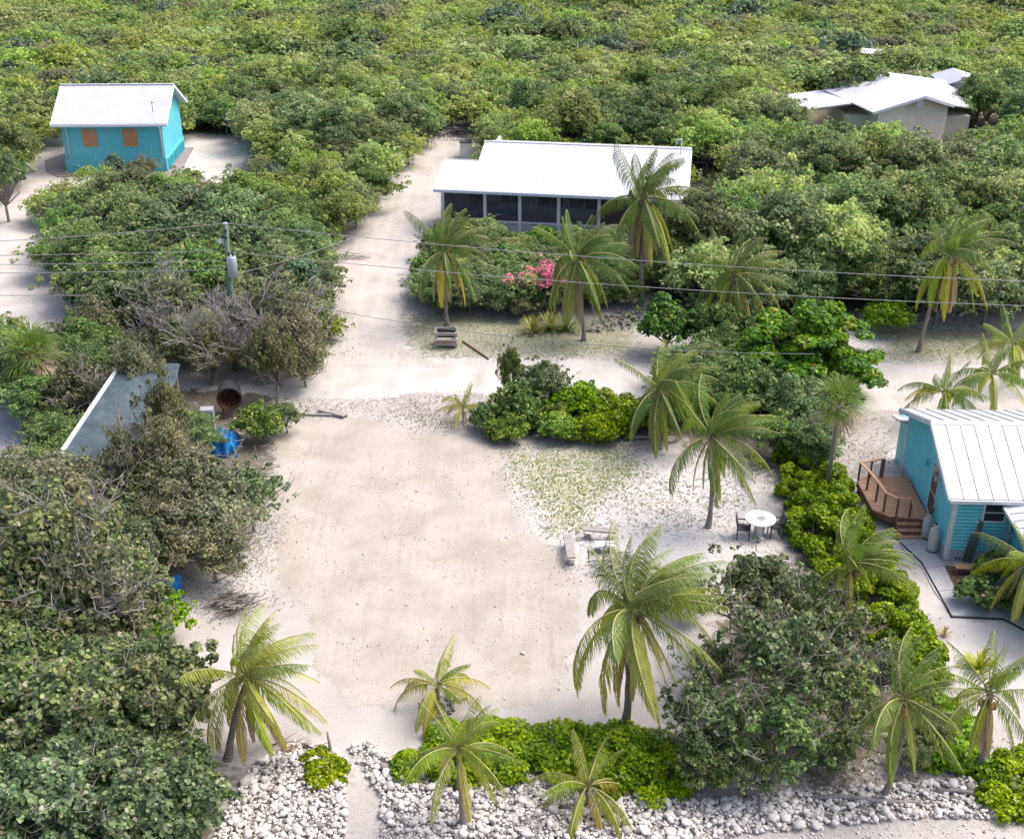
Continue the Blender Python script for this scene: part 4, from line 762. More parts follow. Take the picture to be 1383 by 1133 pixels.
m=MB(); f=[(-.33,ey,ez),(W+.4,ey,ez),(W+.4,ry,rz_),(-.33,ry,rz_)]; g=[(-.33,by_,bz),(W+.4,by_,bz),(W+.4,ry,rz_),(-.33,ry,rz_)]; m.slab(f,.09); m.slab(g,.09); rf=m.build('roof',M['white_metal'],H3)
m=MB(); roof_ribs(m,f,20,.035,.03); roof_ribs(m,g,20,.035,.03); m.build('seam',M['galv'],rf)
m=MB(); m.slab([(-.33,ry-.16,rz_-.05),(W+.4,ry-.16,rz_-.05),(W+.4,ry,rz_+.045),(-.33,ry,rz_+.045)],.02); m.slab([(-.33,ry+.16,rz_-.05),(W+.4,ry+.16,rz_-.05),(W+.4,ry,rz_+.045),(-.33,ry,rz_+.045)],.02); m.build('ridge_cap',M['white_metal'],rf)
m=MB(); m.beam((-.36,ey,ez-.09),(-.36,ry,rz_-.08),.05,.18); m.beam((-.36,by_,bz-.09),(-.36,ry,rz_-.08),.05,.18); m.build('bargeboard',M['fascia'],rf); MB().beam((-.33,ey-.04,ez-.1),(W,ey-.04,ez-.1),.08,.13).build('gutter',M['white'],rf)
w_=MB().box(1.02,1.86,-.075,.03,1.72,2.52).build('window_frame',M['white'],H3); MB().box(1.09,1.79,-.082,-.07,1.78,2.09).build('window_pane',M['glass'],w_); MB().box(1.09,1.79,-.082,-.07,2.14,2.46).build('window_pane',M['glass'],w_)
d_=MB().box(-.06,.03,1.85,2.7,.6,2.72).build('door',M['white'],H3); MB().box(-.075,-.05,1.95,2.6,.72,1.5).build('door_glass',M['glass'],d_); MB().box(-.075,-.05,1.95,2.6,1.58,2.64).build('door_glass',M['glass'],d_); MB().lathe((-.11,1.92,1.5),[(.02,-.03),(.03,0),(.02,.03)],8).build('handle',M['galv'],d_)
MB().tube([(-.02,3.15,2.45),(-.2,3.15,2.5)],.02,6).lathe((-.2,3.15,2.28),[(.13,0),(.06,.12),(.03,.2)],10).build('wall_lamp',M['teal_wall'],H3)
MB().tube([(-.02,1.7,2.4),(-.2,1.7,2.5)],.02,6).lathe((-.22,1.65,2.42),[(.08,0),(.06,.12),(.03,.14)],10).build('flood_lamp',M['galv'],H3)
MB().lathe((.85,-.1,1.75),[(.05,-.02),(.05,.06)],8).build('wall_socket',M['white'],H3)
# bay behind the gable
MB().box(.0,1.0,D,D+1.1,0,2.1).build('bay_wall',M['siding'],H3); MB().slab([(-.35,D+1.3,1.95),(1.2,D+1.3,1.95),(1.2,D-.05,2.35),(-.35,D-.05,2.35)],.06).build('bay_roof',M['white_metal'],H3)
# lower wing
MB().box(2.2,8,-5.2,-.05,.35,2.35).build('wing_wall',M['siding'],H3); MB().box(2.18,8,-5.22,-.06,0,.36).build('wing_foundation',M['skirt'],H3)
f=[(1.65,-.4,2.55),(1.65,-5.6,2.55),(8,-5.6,3.6),(8,-.4,3.6)]; rf2=MB().slab(f,.09).build('wing_roof',M['white_metal'],H3); m=MB(); roof_ribs(m,f,11,.035,.03); m.build('seam',M['galv'],rf2); MB().beam((1.6,-.36,2.5),(1.6,-5.6,2.5),.09,.12).build('gutter',M['white'],rf2)
MB().tube([(1.72,-.4,2.45),(2.05,-.14,2.2),(2.05,-.14,.3)],.045,8).build('downpipe',M['white'],H3,True); MB().box(1.95,2.2,-.3,-.08,1.2,1.4).build('meter_box',M['galv'],H3)
w_=MB().box(2.14,2.2,-2.5,-1.5,.95,2.1).build('window_frame',M['white'],H3); MB().box(2.125,2.142,-2.42,-1.58,1.0,1.5).box(2.125,2.142,-2.42,-1.58,1.55,2.05).build('window_pane',M['glass'],w_)
# deck
dz=.6; dk=[G(a,b,dz) for a,b in ((1158,650),(1172,642),(1224,644),(1253,690),(1242,699),(1206,699),(1178,688))]; dk[2]=(15.76,dk[2][1],dz); dk[3]=(15.72,40.0,dz); dk[1]=(14.0,dk[2][1],dz)
o=empty('timber_deck',(dk[6][0],dk[6][1],0),'reddish timber deck with railing against the turquoise gable wall','deck'); off=Vector((dk[6][0],dk[6][1],0))
q=np.array([p[:2] for p in dk]); m=MB(); y=q[:,1].min()
while y<q[:,1].max()-.02:
    xs=[]
    for yy in (y+.005,y+.135):
        yy=min(max(yy,q[:,1].min()+1e-3),q[:,1].max()-1e-3); c=[]
        for i in range(len(q)):
            a,b_=q[i-1],q[i]
            if (a[1]>yy)!=(b_[1]>yy): c.append(a[0]+(yy-a[1])/(b_[1]-a[1])*(b_[0]-a[0]))
        xs.append((min(c),max(c)))
    (a0,b0),(a1,b1)=xs; m.hexa([(a0-off.x,y-off.y,dz-.04),(b0-off.x,y-off.y,dz-.04),(b1-off.x,y+.13-off.y,dz-.04),(a1-off.x,y+.13-off.y,dz-.04)],[(a0-off.x,y-off.y,dz),(b0-off.x,y-off.y,dz),(b1-off.x,y+.13-off.y,dz),(a1-off.x,y+.13-off.y,dz)]); y+=.14
m.build('deck_board',M['deck'],o)
m=MB()
for i in range(7):
    if i==3: continue
    a=Vector(dk[i-1])-off; b_=Vector(dk[i])-off; m.beam(a-Vector((0,0,.14)),b_-Vector((0,0,.14)),.05,.18)
m.build('rim_joist',M['deckdark'],o)
for p in dk: MB().beam((p[0]-off.x+(.08 if p[0]<15 else -.1),p[1]-off.y+(.08 if p[1]<41 else -.08),0),(p[0]-off.x+(.08 if p[0]<15 else -.1),p[1]-off.y+(.08 if p[1]<41 else -.08),dz-.05),.1).build('support_post',M['deckdark'],o)
rp=[Vector(G(a,b,dz))-off for a,b in ((1159,649),(1170.6,661),(1183,676),(1193,691),(1210,698.5),(1228,698.5))]
for p in rp: MB().beam(p,p+Vector((0,0,.8)),.07).build('rail_post',M['deckdark'],o)
m=MB()
for a,b_ in zip(rp[:-1],rp[1:]): m.beam(a+Vector((0,0,.82)),b_+Vector((0,0,.82)),.12,.045)
bk=[rp[0],Vector(G(1175,644,dz))-off,Vector(G(1190,643.5,dz))-off]; m.beam(bk[0]+Vector((0,0,.82)),bk[2]+Vector((0,0,.82)),.1,.045); m.beam(rp[-1]+Vector((0,0,.78)),rp[-1]+Vector((.08,-.55,.3)),.08,.04); m.build('handrail',M['deck'],o)
for p in bk[1:]: MB().beam(p,p+Vector((0,0,.8)),.07 if p is bk[1] else .13).build('rail_post',M['deckdark'],o)
sx0,sx1=rp[-1].x-.5,rp[-1].x+.42; y0=dk[4][1]-off.y
sx0,sx1=(G(1213,703,dz)[0]-off.x,G(1245,703,dz)[0]-off.x)
for k in range(3):
    z=dz-.17*(k+1); MB().box(sx0,sx1,y0-.2*(k+1),y0-.2*k+.02,z-.045,z).build('step',M['deck'],o); MB().box(sx0,sx1,y0-.2*k,y0-.2*k+.02,z,z+.12).build('riser',M['deckdark'],o)
for x in (sx0-.03,sx1+.03): MB().hexa([(x-.02,y0,0),(x+.02,y0,0),(x+.02,y0-.64,0),(x-.02,y0-.64,0)],[(x-.02,y0,dz-.03),(x+.02,y0,dz-.03),(x+.02,y0-.64,.1),(x-.02,y0-.64,.1)]).build('stringer',M['deckdark'],o)
MB().box(dk[3][0]-off.x-.15,dk[3][0]-off.x-.02,dk[3][1]-off.y-.1,dk[3][1]-off.y+.03,0,1.3).build('gate_post',M['deckdark'],o)
# gas cylinders
for (px,py,lab,hh) in ((1250,726,'grey gas cylinder nearer the deck steps',.95),(1258,744,'taller pale gas cylinder nearer the corner of the house',1.05)):
    x,y,_=G(px,py); c=empty('gas_cylinder',(x,y,0),lab,'gas cylinder'); MB().lathe((0,0,0),[(.16,0),(.19,.06),(.19,hh-.18),(.16,hh-.08),(.08,hh-.02),(.04,hh)],18).build('tank_body',M['tank'],c,True)
    MB().lathe((0,0,hh-.03),[(.1,0),(.1,.12)],12).build('collar',M['tank'],c); MB().lathe((0,0,hh),[(.03,0),(.03,.12),(.05,.13),(.04,.17)],8).build('valve',M['darkmetal'],c); MB().lathe((0,0,0),[(.2,0),(.2,.08)],14).build('base_ring',M['darkmetal'],c)
# cactus
for px,py,hh,dx,lab in ((1301,757,1.25,.12,'shorter grey columnar cactus against the turquoise wall'),(1308,758,1.9,.2,'taller grey columnar cactus against the turquoise wall')):
    x,y,_=G(px,py); m=MB(); n0=24; 
    for i in range(9):
        z=hh*i/8
        for k in range(n0): a=2*math.pi*k/n0; r=.115*(1+.16*math.cos(a*6))*(1 if i<7 else (.85 if i==7 else .3)); m.v.append((r*math.cos(a)+dx*i/8,r*math.sin(a),z))
    for i in range(8):
        for k in range(n0): a=i*n0+k;b_=i*n0+(k+1)%n0; m.f.append((a,b_,b_+n0,a+n0))
    m.f.append(tuple(8*n0+k for k in range(n0))); c=m.build('cactus',M['cactus'],loc=(x,y+.0,0)); tag(c,lab,'cactus')
# wooden step, planting bed, flowers
x,y,_=G(1303,775); t_=empty('wooden_bench',(x,y,0),'low brown wooden bench below the cactuses','bench',rz=R_(-3)); MB().box(-.38,.38,-.14,.14,.28,.33).build('seat',M['deck'],t_)
for sx in (-.3,.3): MB().box(sx-.04,sx+.04,-.12,.12,0,.28).build('leg',M['deckdark'],t_)
def flowerbush(px,py,R,seed,label,nf=20,zc=.5,mat='wood_green'):
    x,y,_=G(px,py,zc*.6); rng=np.random.default_rng(seed); C,Rp=puffs(rng,26,R,zc,zc*.85,(.2,.36),.4); C[:,2]=np.maximum(C[:,2],.1); o=empty('flower_bush',(x,y,0),label,'bush'); v,k_,r=leaves(rng,C,Rp,2400,.13,5); link('foliage',npmesh('foliage',v,k_,5,r,[M[mat]]),o)
    limbs(rng,C,0,.03,n=10).build('stem',M['bark'],o)
    for i in range(nf):
        j=rng.integers(len(C)); a=rng.random()*6.28; p=C[j]+np.array([math.cos(a)*.5,math.sin(a)*.5,.8])*Rp[j]; m=MB()
        for q in range(6): b=q*1.047; m.poly([tuple(p),tuple(p+np.array([math.cos(b-.5),math.sin(b-.5),.3])*.05),tuple(p+np.array([math.cos(b),math.sin(b),.5])*.075),tuple(p+np.array([math.cos(b+.5),math.sin(b+.5),.3])*.05)])
        m.build('flower',M['petal'],o)
M['petal']=paint('pale_pink_petals',(.75,.42,.42),.6,.15,0)
flowerbush(1322,806,.75,1,'pink flowering bush beside the concrete path',12); flowerbush(1345,775,.6,2,'rose bush with white pink blooms by the white downpipe',10,.75); flowerbush(1365,815,.6,3,'dark green bush under the lower wing wall',0,.45); flowerbush(1328,778,.4,4,'yellow green potted croton beside the cactuses',0,.6,'lime')
# paving
for i,pp in enumerate([[(1200,716),(1232,706),(1249,729),(1217,740)],[(1217.5,740.5),(1249.5,729.5),(1275,765),(1246,769)],[(1246.5,769.5),(1275.5,765.5),(1289,797),(1262,800)],[(1262.5,800.5),(1289.5,797.5),(1300,818),(1318,824),(1328,833),(1286,832)],[(1328.5,833),(1318.5,824),(1350,825),(1400,838),(1400,852),(1358,836)]]):
    q=[G(a,b) for a,b in pp]; n=len(q); m=MB().hexa([(a,b,-.05) for a,b,_ in q],[(a,b,.035+.002*i) for a,b,_ in q]); o=m.build('concrete_path',M['concrete']); o['kind']='structure'
q=[G(a,b) for a,b in ((1276,764),(1312,768),(1316,790),(1292,798))]; o=MB().hexa([(a,b,-.02) for a,b,_ in q],[(a,b,.02) for a,b,_ in q]).build('planting_bed',paint('brown_soil',(.16,.1,.07),.95,.2,.1,4)); o['kind']='structure'
o=MB().tube([G(a,b,.05) for a,b in ((1197,716),(1205,722),(1245,760),(1262,790),(1286,833),(1320,834),(1356,836),(1383,850),(1420,862))],.03,6).build('black_hose',M['rubber']); tag(o,'long black hose bent round the outer edge of the concrete path','hose')
# 4 far white roofed house and its neighbours
def prism_house(name,label,ridge,le,re,wallz,dep,rt='white_metal'):
    pass
H4=empty('far_house',(30.,98,0),'cream house with big white hip roof half hidden by woodland','house'); oo=Vector((30.,98,0))
def L4(p): return Vector(p)-oo
apx=G(1250.5,130,4.2); pk=G(1175,94.4,4.4); le=G(1179,152,3.2); re=G(1288.6,142.5,3.1); br=G(1314,146,2.4); bl=G(1112,121,3.3)
bk2=(pk[0]+9.,pk[1]+3.,2.7)
m=MB(); m.slab([L4(pk),L4(apx),L4(le)],.1); m.slab([L4(pk),L4(le),L4(bl)],.1); m.slab([L4(pk),L4(apx),L4(re)],.1); m.slab([L4(pk),L4(re),L4(br)],.1); m.slab([L4(pk),L4(br),L4(bk2)],.1); m.slab([L4(pk),L4(bl),L4((bl[0]+4,bl[1]+7,2.7))],.1); m.slab([L4(pk),L4((bl[0]+4,bl[1]+7,2.7)),L4(bk2)],.1)
wl=[G(1060,128,2.8),G(1090,148,2.6),G(1150,140,3.3),G(1135,119,3.3)]; m.slab([L4(p) for p in wl],.12); m.build('roof',M['white_metal'],H4)
m=MB(); m.beam(L4(le)-Vector((0,.04,.08)),L4(apx)-Vector((0,.04,.08)),.06,.2); m.beam(L4(re)-Vector((0,.04,.08)),L4(apx)-Vector((0,.04,.08)),.06,.2); m.beam(L4(wl[0])-Vector((.03,0,.1)),L4(wl[1])-Vector((.03,0,.1)),.08,.2); m.build('fascia',M['fascia'],H4)
a=L4(le)+Vector((.6,.6,-.15)); c=L4(re)+Vector((-.3,.4,-.15)); t_=L4(apx)+Vector((0,.5,-.25)); t_.y=a.y+(c.y-a.y)*(t_.x-a.x)/(c.x-a.x)
m=MB(); m.hexa([(a.x,a.y,0),(c.x,c.y,0),(c.x,c.y,c.z),(t_.x,t_.y,t_.z),(a.x,a.y,a.z)],[(a.x,a.y+4,0),(c.x,c.y+4,0),(c.x,c.y+4,c.z),(t_.x,t_.y+4,t_.z),(a.x,a.y+4,a.z)]); m.box(L4(bl).x+.8,L4(le).x+.9,L4(le).y+3,L4(bl).y+1.,0,2.3); m.box(L4(re).x-.6,L4(br).x-.3,L4(re).y+1.6,L4(re).y+5,0,1.9); m.build('wall',M['cream'],H4)
m=MB().tube([L4((apx[0]-.2,apx[1]+.42,3.5)),L4((apx[0]-.2,apx[1]+.5,3.5))],.28,14); m.build('gable_vent',M['fascia'],H4)
H5=empty('garage',(38.,104,0),'small cream outbuilding with white gable roof beside the far house','outbuilding'); oo=Vector((38.,104,0))
ap=G(1307,106,3.7); l5=G(1275,115,2.9); r5=G(1336,115,2.9); b5=Vector(G(1287,92,3.7))
m=MB(); dv=Vector((b5.x-ap[0],b5.y-ap[1],0)); m.slab([L4(l5),L4(ap),L4(ap)+dv,L4(l5)+dv],.1); m.slab([L4(ap),L4(r5),L4(r5)+dv,L4(ap)+dv],.1); m.build('roof',M['white_metal'],H5)
a=L4(l5)+Vector((.3,.3,-.1)); c=L4(r5)+Vector((-.3,.3,-.1)); t_=L4(ap)+Vector((0,.3,-.15)); dv2=dv*.9
m=MB(); f=[(a.x,a.y,0),(c.x,c.y,0),(c.x,c.y,c.z),(t_.x,t_.y,t_.z),(a.x,a.y,a.z)]; m.hexa(f,[Vector(p)+dv2 for p in f]); m.build('wall',M['cream'],H5)
mx=(a+c)/2; w_=MB().hexa([(mx.x-.1,mx.y-.04,1.1),(mx.x+.8,mx.y-.04,1.1),(mx.x+.8,mx.y-.04,2.2),(mx.x-.1,mx.y-.04,2.2)],[(mx.x-.1,mx.y+.05,1.1),(mx.x+.8,mx.y+.05,1.1),(mx.x+.8,mx.y+.05,2.2),(mx.x-.1,mx.y+.05,2.2)]).build('window_frame',M['white'],H5); MB().box(mx.x,mx.x+.7,mx.y-.07,mx.y-.045,1.2,2.1).build('window_pane',M['fascia'],w_)
def shed(px,py,z,w,d,rz,label,mat='white_metal'):
    x,y,_=G(px,py,z); s_=empty('shed',(x,y,0),label,'shed',rz=rz); MB().slab([(-w/2,-d/2,z-.15),(w/2,-d/2,z-.15),(w/2,0,z+.2),(-w/2,0,z+.2)],.07).slab([(-w/2,d/2,z-.15),(w/2,d/2,z-.15),(w/2,0,z+.2),(-w/2,0,z+.2)],.07).build('roof',M[mat],s_)
    MB().box(-w/2+.2,w/2-.2,-d/2+.2,d/2-.2,0,z-.1).build('wall',M['fascia'],s_)
shed(1178,69,2.6,2.0,1.5,R_(-25),'tiny white roofed shed far back in the scrub'); shed(1295,203,3.0,2.6,1.8,R_(-20),'pale grey roofed shed among trees below the far house')
# cistern box, T post, swing frame
x,y,_=G(629,214); s_=empty('cistern',(x,y,0),'cream cistern box beside the driveway at the porch house corner','cistern'); MB().box(-.42,.42,0,.7,0,1.15).build('tank_body',M['cream'],s_,bevel=.02); MB().box(-.46,.46,-.03,.74,1.15,1.22).build('lid',M['darkmetal'],s_)
x,y,_=G(660,192); s_=empty('wooden_post',(x,y,0),'wooden T shaped post behind the porch house','post'); MB().beam((0,0,0),(0,0,1.7),.14).build('pole',M['polewood'],s_); MB().beam((-.5,0,1.65),(.5,.1,1.65),.1).build('crossarm',M['greywood'],s_)
x,y,_=G(948,232); s_=empty('swing_frame',(x,y,0),'weathered white swing frame with hanging ropes right of the porch house','swing frame',rz=R_(-8))
for sx in (-.75,.75):
    m=MB().beam((sx,-.6,0),(sx,0,1.75),.09).beam((sx,.6,0),(sx,0,1.75),.09).beam((sx,-.35,.7),(sx,.35,.7),.07); m.build('side_frame',M['greywood'],s_)
MB().beam((-.9,0,1.78),(.9,0,1.78),.1).build('top_beam',M['white'],s_); MB().beam((-.75,-.3,.75),(.75,-.3,.75),.07).build('crossbar',M['greywood'],s_)
for sx in (-.45,-.15,.2,.5): MB().tube([(sx,0,1.75),(sx+.08,.03,1.1),(sx+.12,-.05,.55)],.02,5).build('rope',M['white'],s_)
# 5 utility pole
P0=Vector(G(318.5,500)); PT=Vector(Yp(304.5,303,P0.y)); s_=empty('utility_pole',tuple(P0),'green grey wooden utility pole carrying a transformer can','utility pole')
top=PT-P0; MB().tube([(0,0,0),tuple(top*.5),tuple(top)],[.17,.145,.115],10).build('pole',M['polewood'],s_,True); MB().lathe(tuple(top),[(.12,0),(.12,.06),(.02,.08)],10).build('cap',M['galv'],s_)
tr=Vector(Yp(315,374,P0.y-.2))-P0; k=MB().lathe(tuple(tr),[(.2,0),(.23,.04),(.23,.95),(.2,1.0)],18).build('transformer',M['galv'],s_,True); MB().box(tr.x-.38,tr.x,tr.y-.03,tr.y+.03,tr.z+.3,tr.z+.42).box(tr.x-.38,tr.x,tr.y-.03,tr.y+.03,tr.z+.75,tr.z+.85).build('bracket',M['darkmetal'],k)
for a in (-.1,.1): MB().lathe((tr.x+a,tr.y,tr.z+1.0),[(.04,0),(.06,.05),(.04,.1),(.06,.15),(.03,.22)],8).build('bushing',M['darkmetal'],k)
la=Vector(Yp(296,324,P0.y-.1))-P0; MB().tube([(top.x*.9,top.y,la.z-.05),tuple(la)],.03,6).lathe((la.x,la.y,la.z-.2),[(.1,0),(.14,.1),(.08,.2),(.03,.25)],10).build('street_light',M['galv'],s_)
for z in (.92,.965): MB().box(top.x*z-.07,top.x*z+.07,-.2,.2,top.z*z-.05,top.z*z+.05).build('insulator_bracket',M['darkmetal'],s_)
def wire(a,b,sag,label,r=.016,n=40):
    a,b=Vector(a),Vector(b); m=MB().tube([a.lerp(b,i/n)-Vector((0,0,sag*4*(i/n)*(1-i/n))) for i in range(n+1)],r,4,False); o=m.build('power_line',M['wirem']); tag(o,label,'wire','overhead wires of the utility pole')
M['wirem']=paint('wire_aluminium',(.3,.3,.31),.6,.1,.0)
def pz(z): return tuple(P0+top*(z/top.z))
tz=top.z; Rr=lambda px,py,z: G(px,py,z)
wire(pz(tz+.05),Rr(-260,333,7.0),.25,'topmost wire running left from the pole top')
wire(pz(tz+.05),Rr(1650,388,6.6),.5,'upper wire running right across the road and palms')
wire(Yp(308,352,P0.y),Rr(-260,357,5.6),.1,'first of three wires running left below the lamp'); wire(Yp(309.5,338,P0.y),Rr(-260,346,5.9),.1,'highest of the three wires running left at transformer height'); wire(Yp(311,364,P0.y),Rr(-260,368,5.3),.1,'lowest of the three wires running left at transformer height')
wire(Yp(309,340,P0.y),Rr(1650,420,5.6),.5,'lower wire running right across the road and palms'); 
wire(Rr(-100,398,.8+3),Rr(110,399,.8+3),.02,'short low wire over the left sandy yard',.02)
wire(Yp(311,372,P0.y),G(598,262,2.8),.5,'service wire swinging over the driveway to the porch house',.012)
wire(Yp(312,390,P0.y),G(1100,478,4.5),.8,'dark low cable crossing above the sand road',.014)
# wooden bin
x,y,_=G(602.5,470); s_=empty('wooden_bin',(x,y,0),'weathered grey slatted wooden bin standing beside the driveway','bin',rz=R_(-2))
for sx in (-.48,.48):
    for sy in (0,.6): MB().beam((sx,sy,0),(sx,sy,.85),.09).build('post',M['greywood'],s_)
for z in (.22,.78): MB().beam((-.56,-.06,z),(.56,-.06,z),.05,.15).build('front_rail',M['greywood'],s_); MB().beam((-.56,.66,z),(.56,.66,z),.05,.15).build('back_rail',M['greywood'],s_)
for sx in (-.54,.54):
    for z in (.22,.78): MB().beam((sx,-.06,z),(sx,.66,z),.05,.15).build('side_rail',M['greywood'],s_)
MB().box(-.44,.44,.04,.56,.1,.16).build('floor_panel',M['deckdark'],s_); MB().box(-.44,.44,.5,.56,.16,.8).build('back_panel',M['darkmetal'],s_); MB().box(-.6,.6,-.2,.12,.46,.51).build('shelf',M['greywood'],s_)
# round table and chairs
x,y,_=G(1027,700,.75); s_=empty('round_table',(x,y,0),'round white topped table on a ribbed grey drum base','table')
MB().lathe((0,0,.7),[(.5,0),(.58,.02),(.58,.06),(.55,.07),(.01,.072)],40).build('tabletop',M['white'],s_); MB().lathe((0,0,0),[(.3,0),(.2,.08),(.19,.62),(.3,.7)],20).build('pedestal',M['galv'],s_)
MB().lathe((.03,-.02,.772),[(.1,0),(.16,.012),(.13,.02),(.01,.01)],16).build('tray',M['greywood'],s_)
chair((x-.62,y-.15,0),R_(80),M['darkmetal'],'dark metal chair left of the round table'); chair((x+.6,y-.02,0),R_(-85),M['darkmetal'],'dark metal chair right of the round table')
# rocks
def rockverts(rng,sub=2,n=10):
    out=[]
    import bmesh
    for i in range(n):
        bm=bmesh.new(); bmesh.ops.create_icosphere(bm,subdivisions=sub,radius=1.); V=np.array([v.co[:] for v in bm.verts]); Kf=np.array([[v.index for v in f.verts] for f in bm.faces]); bm.free()
        for _ in range(14):
            d=rng.normal(size=3); d/=np.linalg.norm(d); c=rng.uniform(.55,.85); s=V@d; V=V-np.where(s>c,(s-c),0)[:,None]*d*.9
        V=V*(1+.05*rng.normal(size=(len(V),1)))*np.array([1,rng.uniform(.65,.95),rng.uniform(.35,.6)]); out.append((V,Kf))
    return out
RNG=np.random.default_rng(77); RT=rockverts(RNG,2,10); RT1=rockverts(RNG,1,8)
def rocks(name,pts,rad,label,seed,rndlo=.3,tmpl=None,kind='stuff',cat='rocks',mat='rock'):
    rng=np.random.default_rng(seed); Vs=[];Ks=[];rn=[];n0=0; tmpl=tmpl or RT
    for (x,y,z),r in zip(pts,rad):
        V,Kf=tmpl[rng.integers(len(tmpl))]; a=rng.random()*6.28; ca,sa=math.cos(a),math.sin(a); tl=rng.normal()*.25
        W_=V*r; W_=np.stack([W_[:,0]*ca-W_[:,1]*sa,W_[:,0]*sa+W_[:,1]*ca,W_[:,2]+W_[:,0]*tl],1)+np.array([x,y,z]); Vs.append(W_); Ks.append(Kf+n0); n0+=len(V); b=rng.random(); b=rndlo+(1-rndlo)*b if rng.random()>.1 else rng.random()*.3; rn.append(np.full(len(Kf),b))
    o=link(name,npmesh(name,np.concatenate(Vs),np.concatenate(Ks),3,np.concatenate(rn),[M[mat]],smooth=False)); return tag(o,label,cat,kind=kind)
def scatter_in(rng,polys,n,z=0.,holes=()):
    out=[]; qs=[wpoly(p) for p in polys]; hs=[wpoly(p) for p in holes]; ar=[]
    lo=np.min([q.min(0) for q in qs],0); hi=np.max([q.max(0) for q in qs],0)
    while len(out)<n:
        X=rng.uniform(lo[0],hi[0],4000); Y=rng.uniform(lo[1],hi[1],4000); ok=np.zeros(4000,bool)
        for q in qs: ok|=sdf(q,X,Y)>0
        for h in hs: ok&=sdf(h,X,Y)<0
        out+=list(zip(X[ok],Y[ok]))
    return out[:n]
rng=np.random.default_rng(5)
SH=[[(230,1250),(300,1110),(335,1040),(372,1015),(400,1003),(445,1010),(468,1030),(468,1090),(474,1260)],[(512,1260),(516,1080),(470,1010),(505,1000),(540,1040),(700,1045),(860,1075),(930,1085),(985,1080),(1080,1068),(1180,1062),(1400,1045),(1500,1050),(1500,1110),(1250,1105),(1010,1128),(850,1150),(820,1260)]]
p=scatter_in(rng,SH,16000); r=np.exp(rng.normal(math.log(.054),.5,len(p))).clip(.03,.2)
rocks('shore_rocks',[(a,b,c*.3+rng.random()*.12) for (a,b),c in zip(p,r)],r,'rubble of bleached white coral stones along the bottom of the lot',1,.15)
SH2=[[(820,1260),(850,1150),(1010,1128),(1250,1105),(1500,1110),(1500,1260)],[(300,690),(372,700),(366,820),(240,850),(240,800),(300,760)],[(690,610),(1050,625),(1050,760),(900,720),(760,735),(690,690)],[(930,1040),(1180,1010),(1383,1000),(1383,1060),(930,1090)],[(500,560),(560,536),(645,535),(640,565),(575,586)]]
SH2.append([(380,600),(675,620),(690,720),(770,760),(770,940),(480,960),(380,780)]); p=scatter_in(rng,SH2[:-1],5200)+scatter_in(rng,SH2[-1:],900); r=np.exp(rng.normal(math.log(.035),.4,len(p))).clip(.015,.09)
rocks('coral_gravel',[(a,b,0.01) for (a,b) in p],r,'scattered pale coral gravel on sand and verges',2,.3,RT1,cat='gravel')
DR=[[(800,765),(850,752),(905,770),(885,800),(830,790)],[(800,440),(850,405),(880,420),(850,448),(790,450)],[(1175,430),(1240,400),(1300,395),(1310,430),(1230,440)],[(560,208),(590,172),(635,172),(640,195),(590,190)]]
for i,(poly,lab) in enumerate(zip(DR,('heap of grey rocks and driftwood left of the biggest palm crown','low stone heap bordering the garden behind the road','mossy stones below the leaning palm across the road','heap of grey rubble at the far end of the driveway'))):
    p=scatter_in(rng,[poly],130 if i<2 else 90); r=rng.uniform(.07,.2,len(p)); rocks('rock_heap',[(a,b,.02+rng.random()*.12) for a,b in p],r,lab,10+i,.1,RT1,'thing','rock heap','rock' if i in(2,3) else 'darkrock')
x,y,_=G(590,958); ring=[(x+(.45+rng.random()*.12)*math.cos(a),y+.1+(.38+rng.random()*.12)*math.sin(a),.06) for a in np.linspace(0,6.28,34)]+[(x+rng.normal()*.28,y+rng.normal()*.25,.04) for _ in range(40)]
rocks('stone_ring',ring,rng.uniform(.05,.11,len(ring)),'ring of grey stones around the foot of the small young palm',20,.1,RT1,'thing','stone ring','darkrock')
x,y,_=G(585,966,.12); o=MB().lathe((0,0,0),[(.01,-.13),(.08,-.1),(.13,0),(.08,.1),(.01,.13)],16).build('float_ball',M['yellow'],None,True,(x,y,.16)); tag(o,'yellow round float among the stones at the young palm','float')
for px,py,r_,lab in ((706,883,.1,'lone brown stone on the open sand'),(340,1052,.16,'dark grey boulder at the edge of the white rocks'),(465,1030,.15,'grey boulder beside the small isolated bush'),(800,1095,.22,'large grey stone below the stemless young palm'),(775,1108,.2,'dark stone left below the stemless young palm'),(568,975,.13,'pale boulder left of the yellow float'),(1062,1000,.2,'pale boulder sitting in the sea grapes'),(1222,775,.1,'stone at the edge of the long hedge and sand')):
    x,y,_=G(px,py); rocks('boulder',[(0,0,r_*.3)],[r_],lab,int(px),.2,None,'thing','rock').location=(x,y,0)
# planks, logs, stakes
def plank(name,a,b,w,th,z,mat,label,cat='plank',supports=True):
    a=Vector(a);b=Vector(b); o=empty(name,((a.x+b.x)/2,(a.y+b.y)/2,0),label,cat); c=Vector(o.location); MB().beam(a-c+Vector((0,0,z)),b-c+Vector((0,0,z)),w,th).build('board',M[mat],o,bevel=.015)
    if supports:
        for f in (.15,.85): p=a.lerp(b,f)-c; MB().box(p.x-.13,p.x+.13,p.y-.13,p.y+.13,0,z-th/2).build('support_block',M['darkrock'],o,bevel=.03)
plank('slab_bench',G(766,727,.25),G(772,758,.25),.32,.07,.15,'greywood','pale slab bench pointing at the camera beside the sand lot','bench')
plank('slab_bench',G(787,718,.25),G(832,722,.25),.3,.07,.15,'greywood','long grey slab bench nearest the grass','bench')
plank('slab_bench',G(803,739,.2),G(830,738,.2),.4,.07,.12,'white','short pale slab bench below the long one','bench')
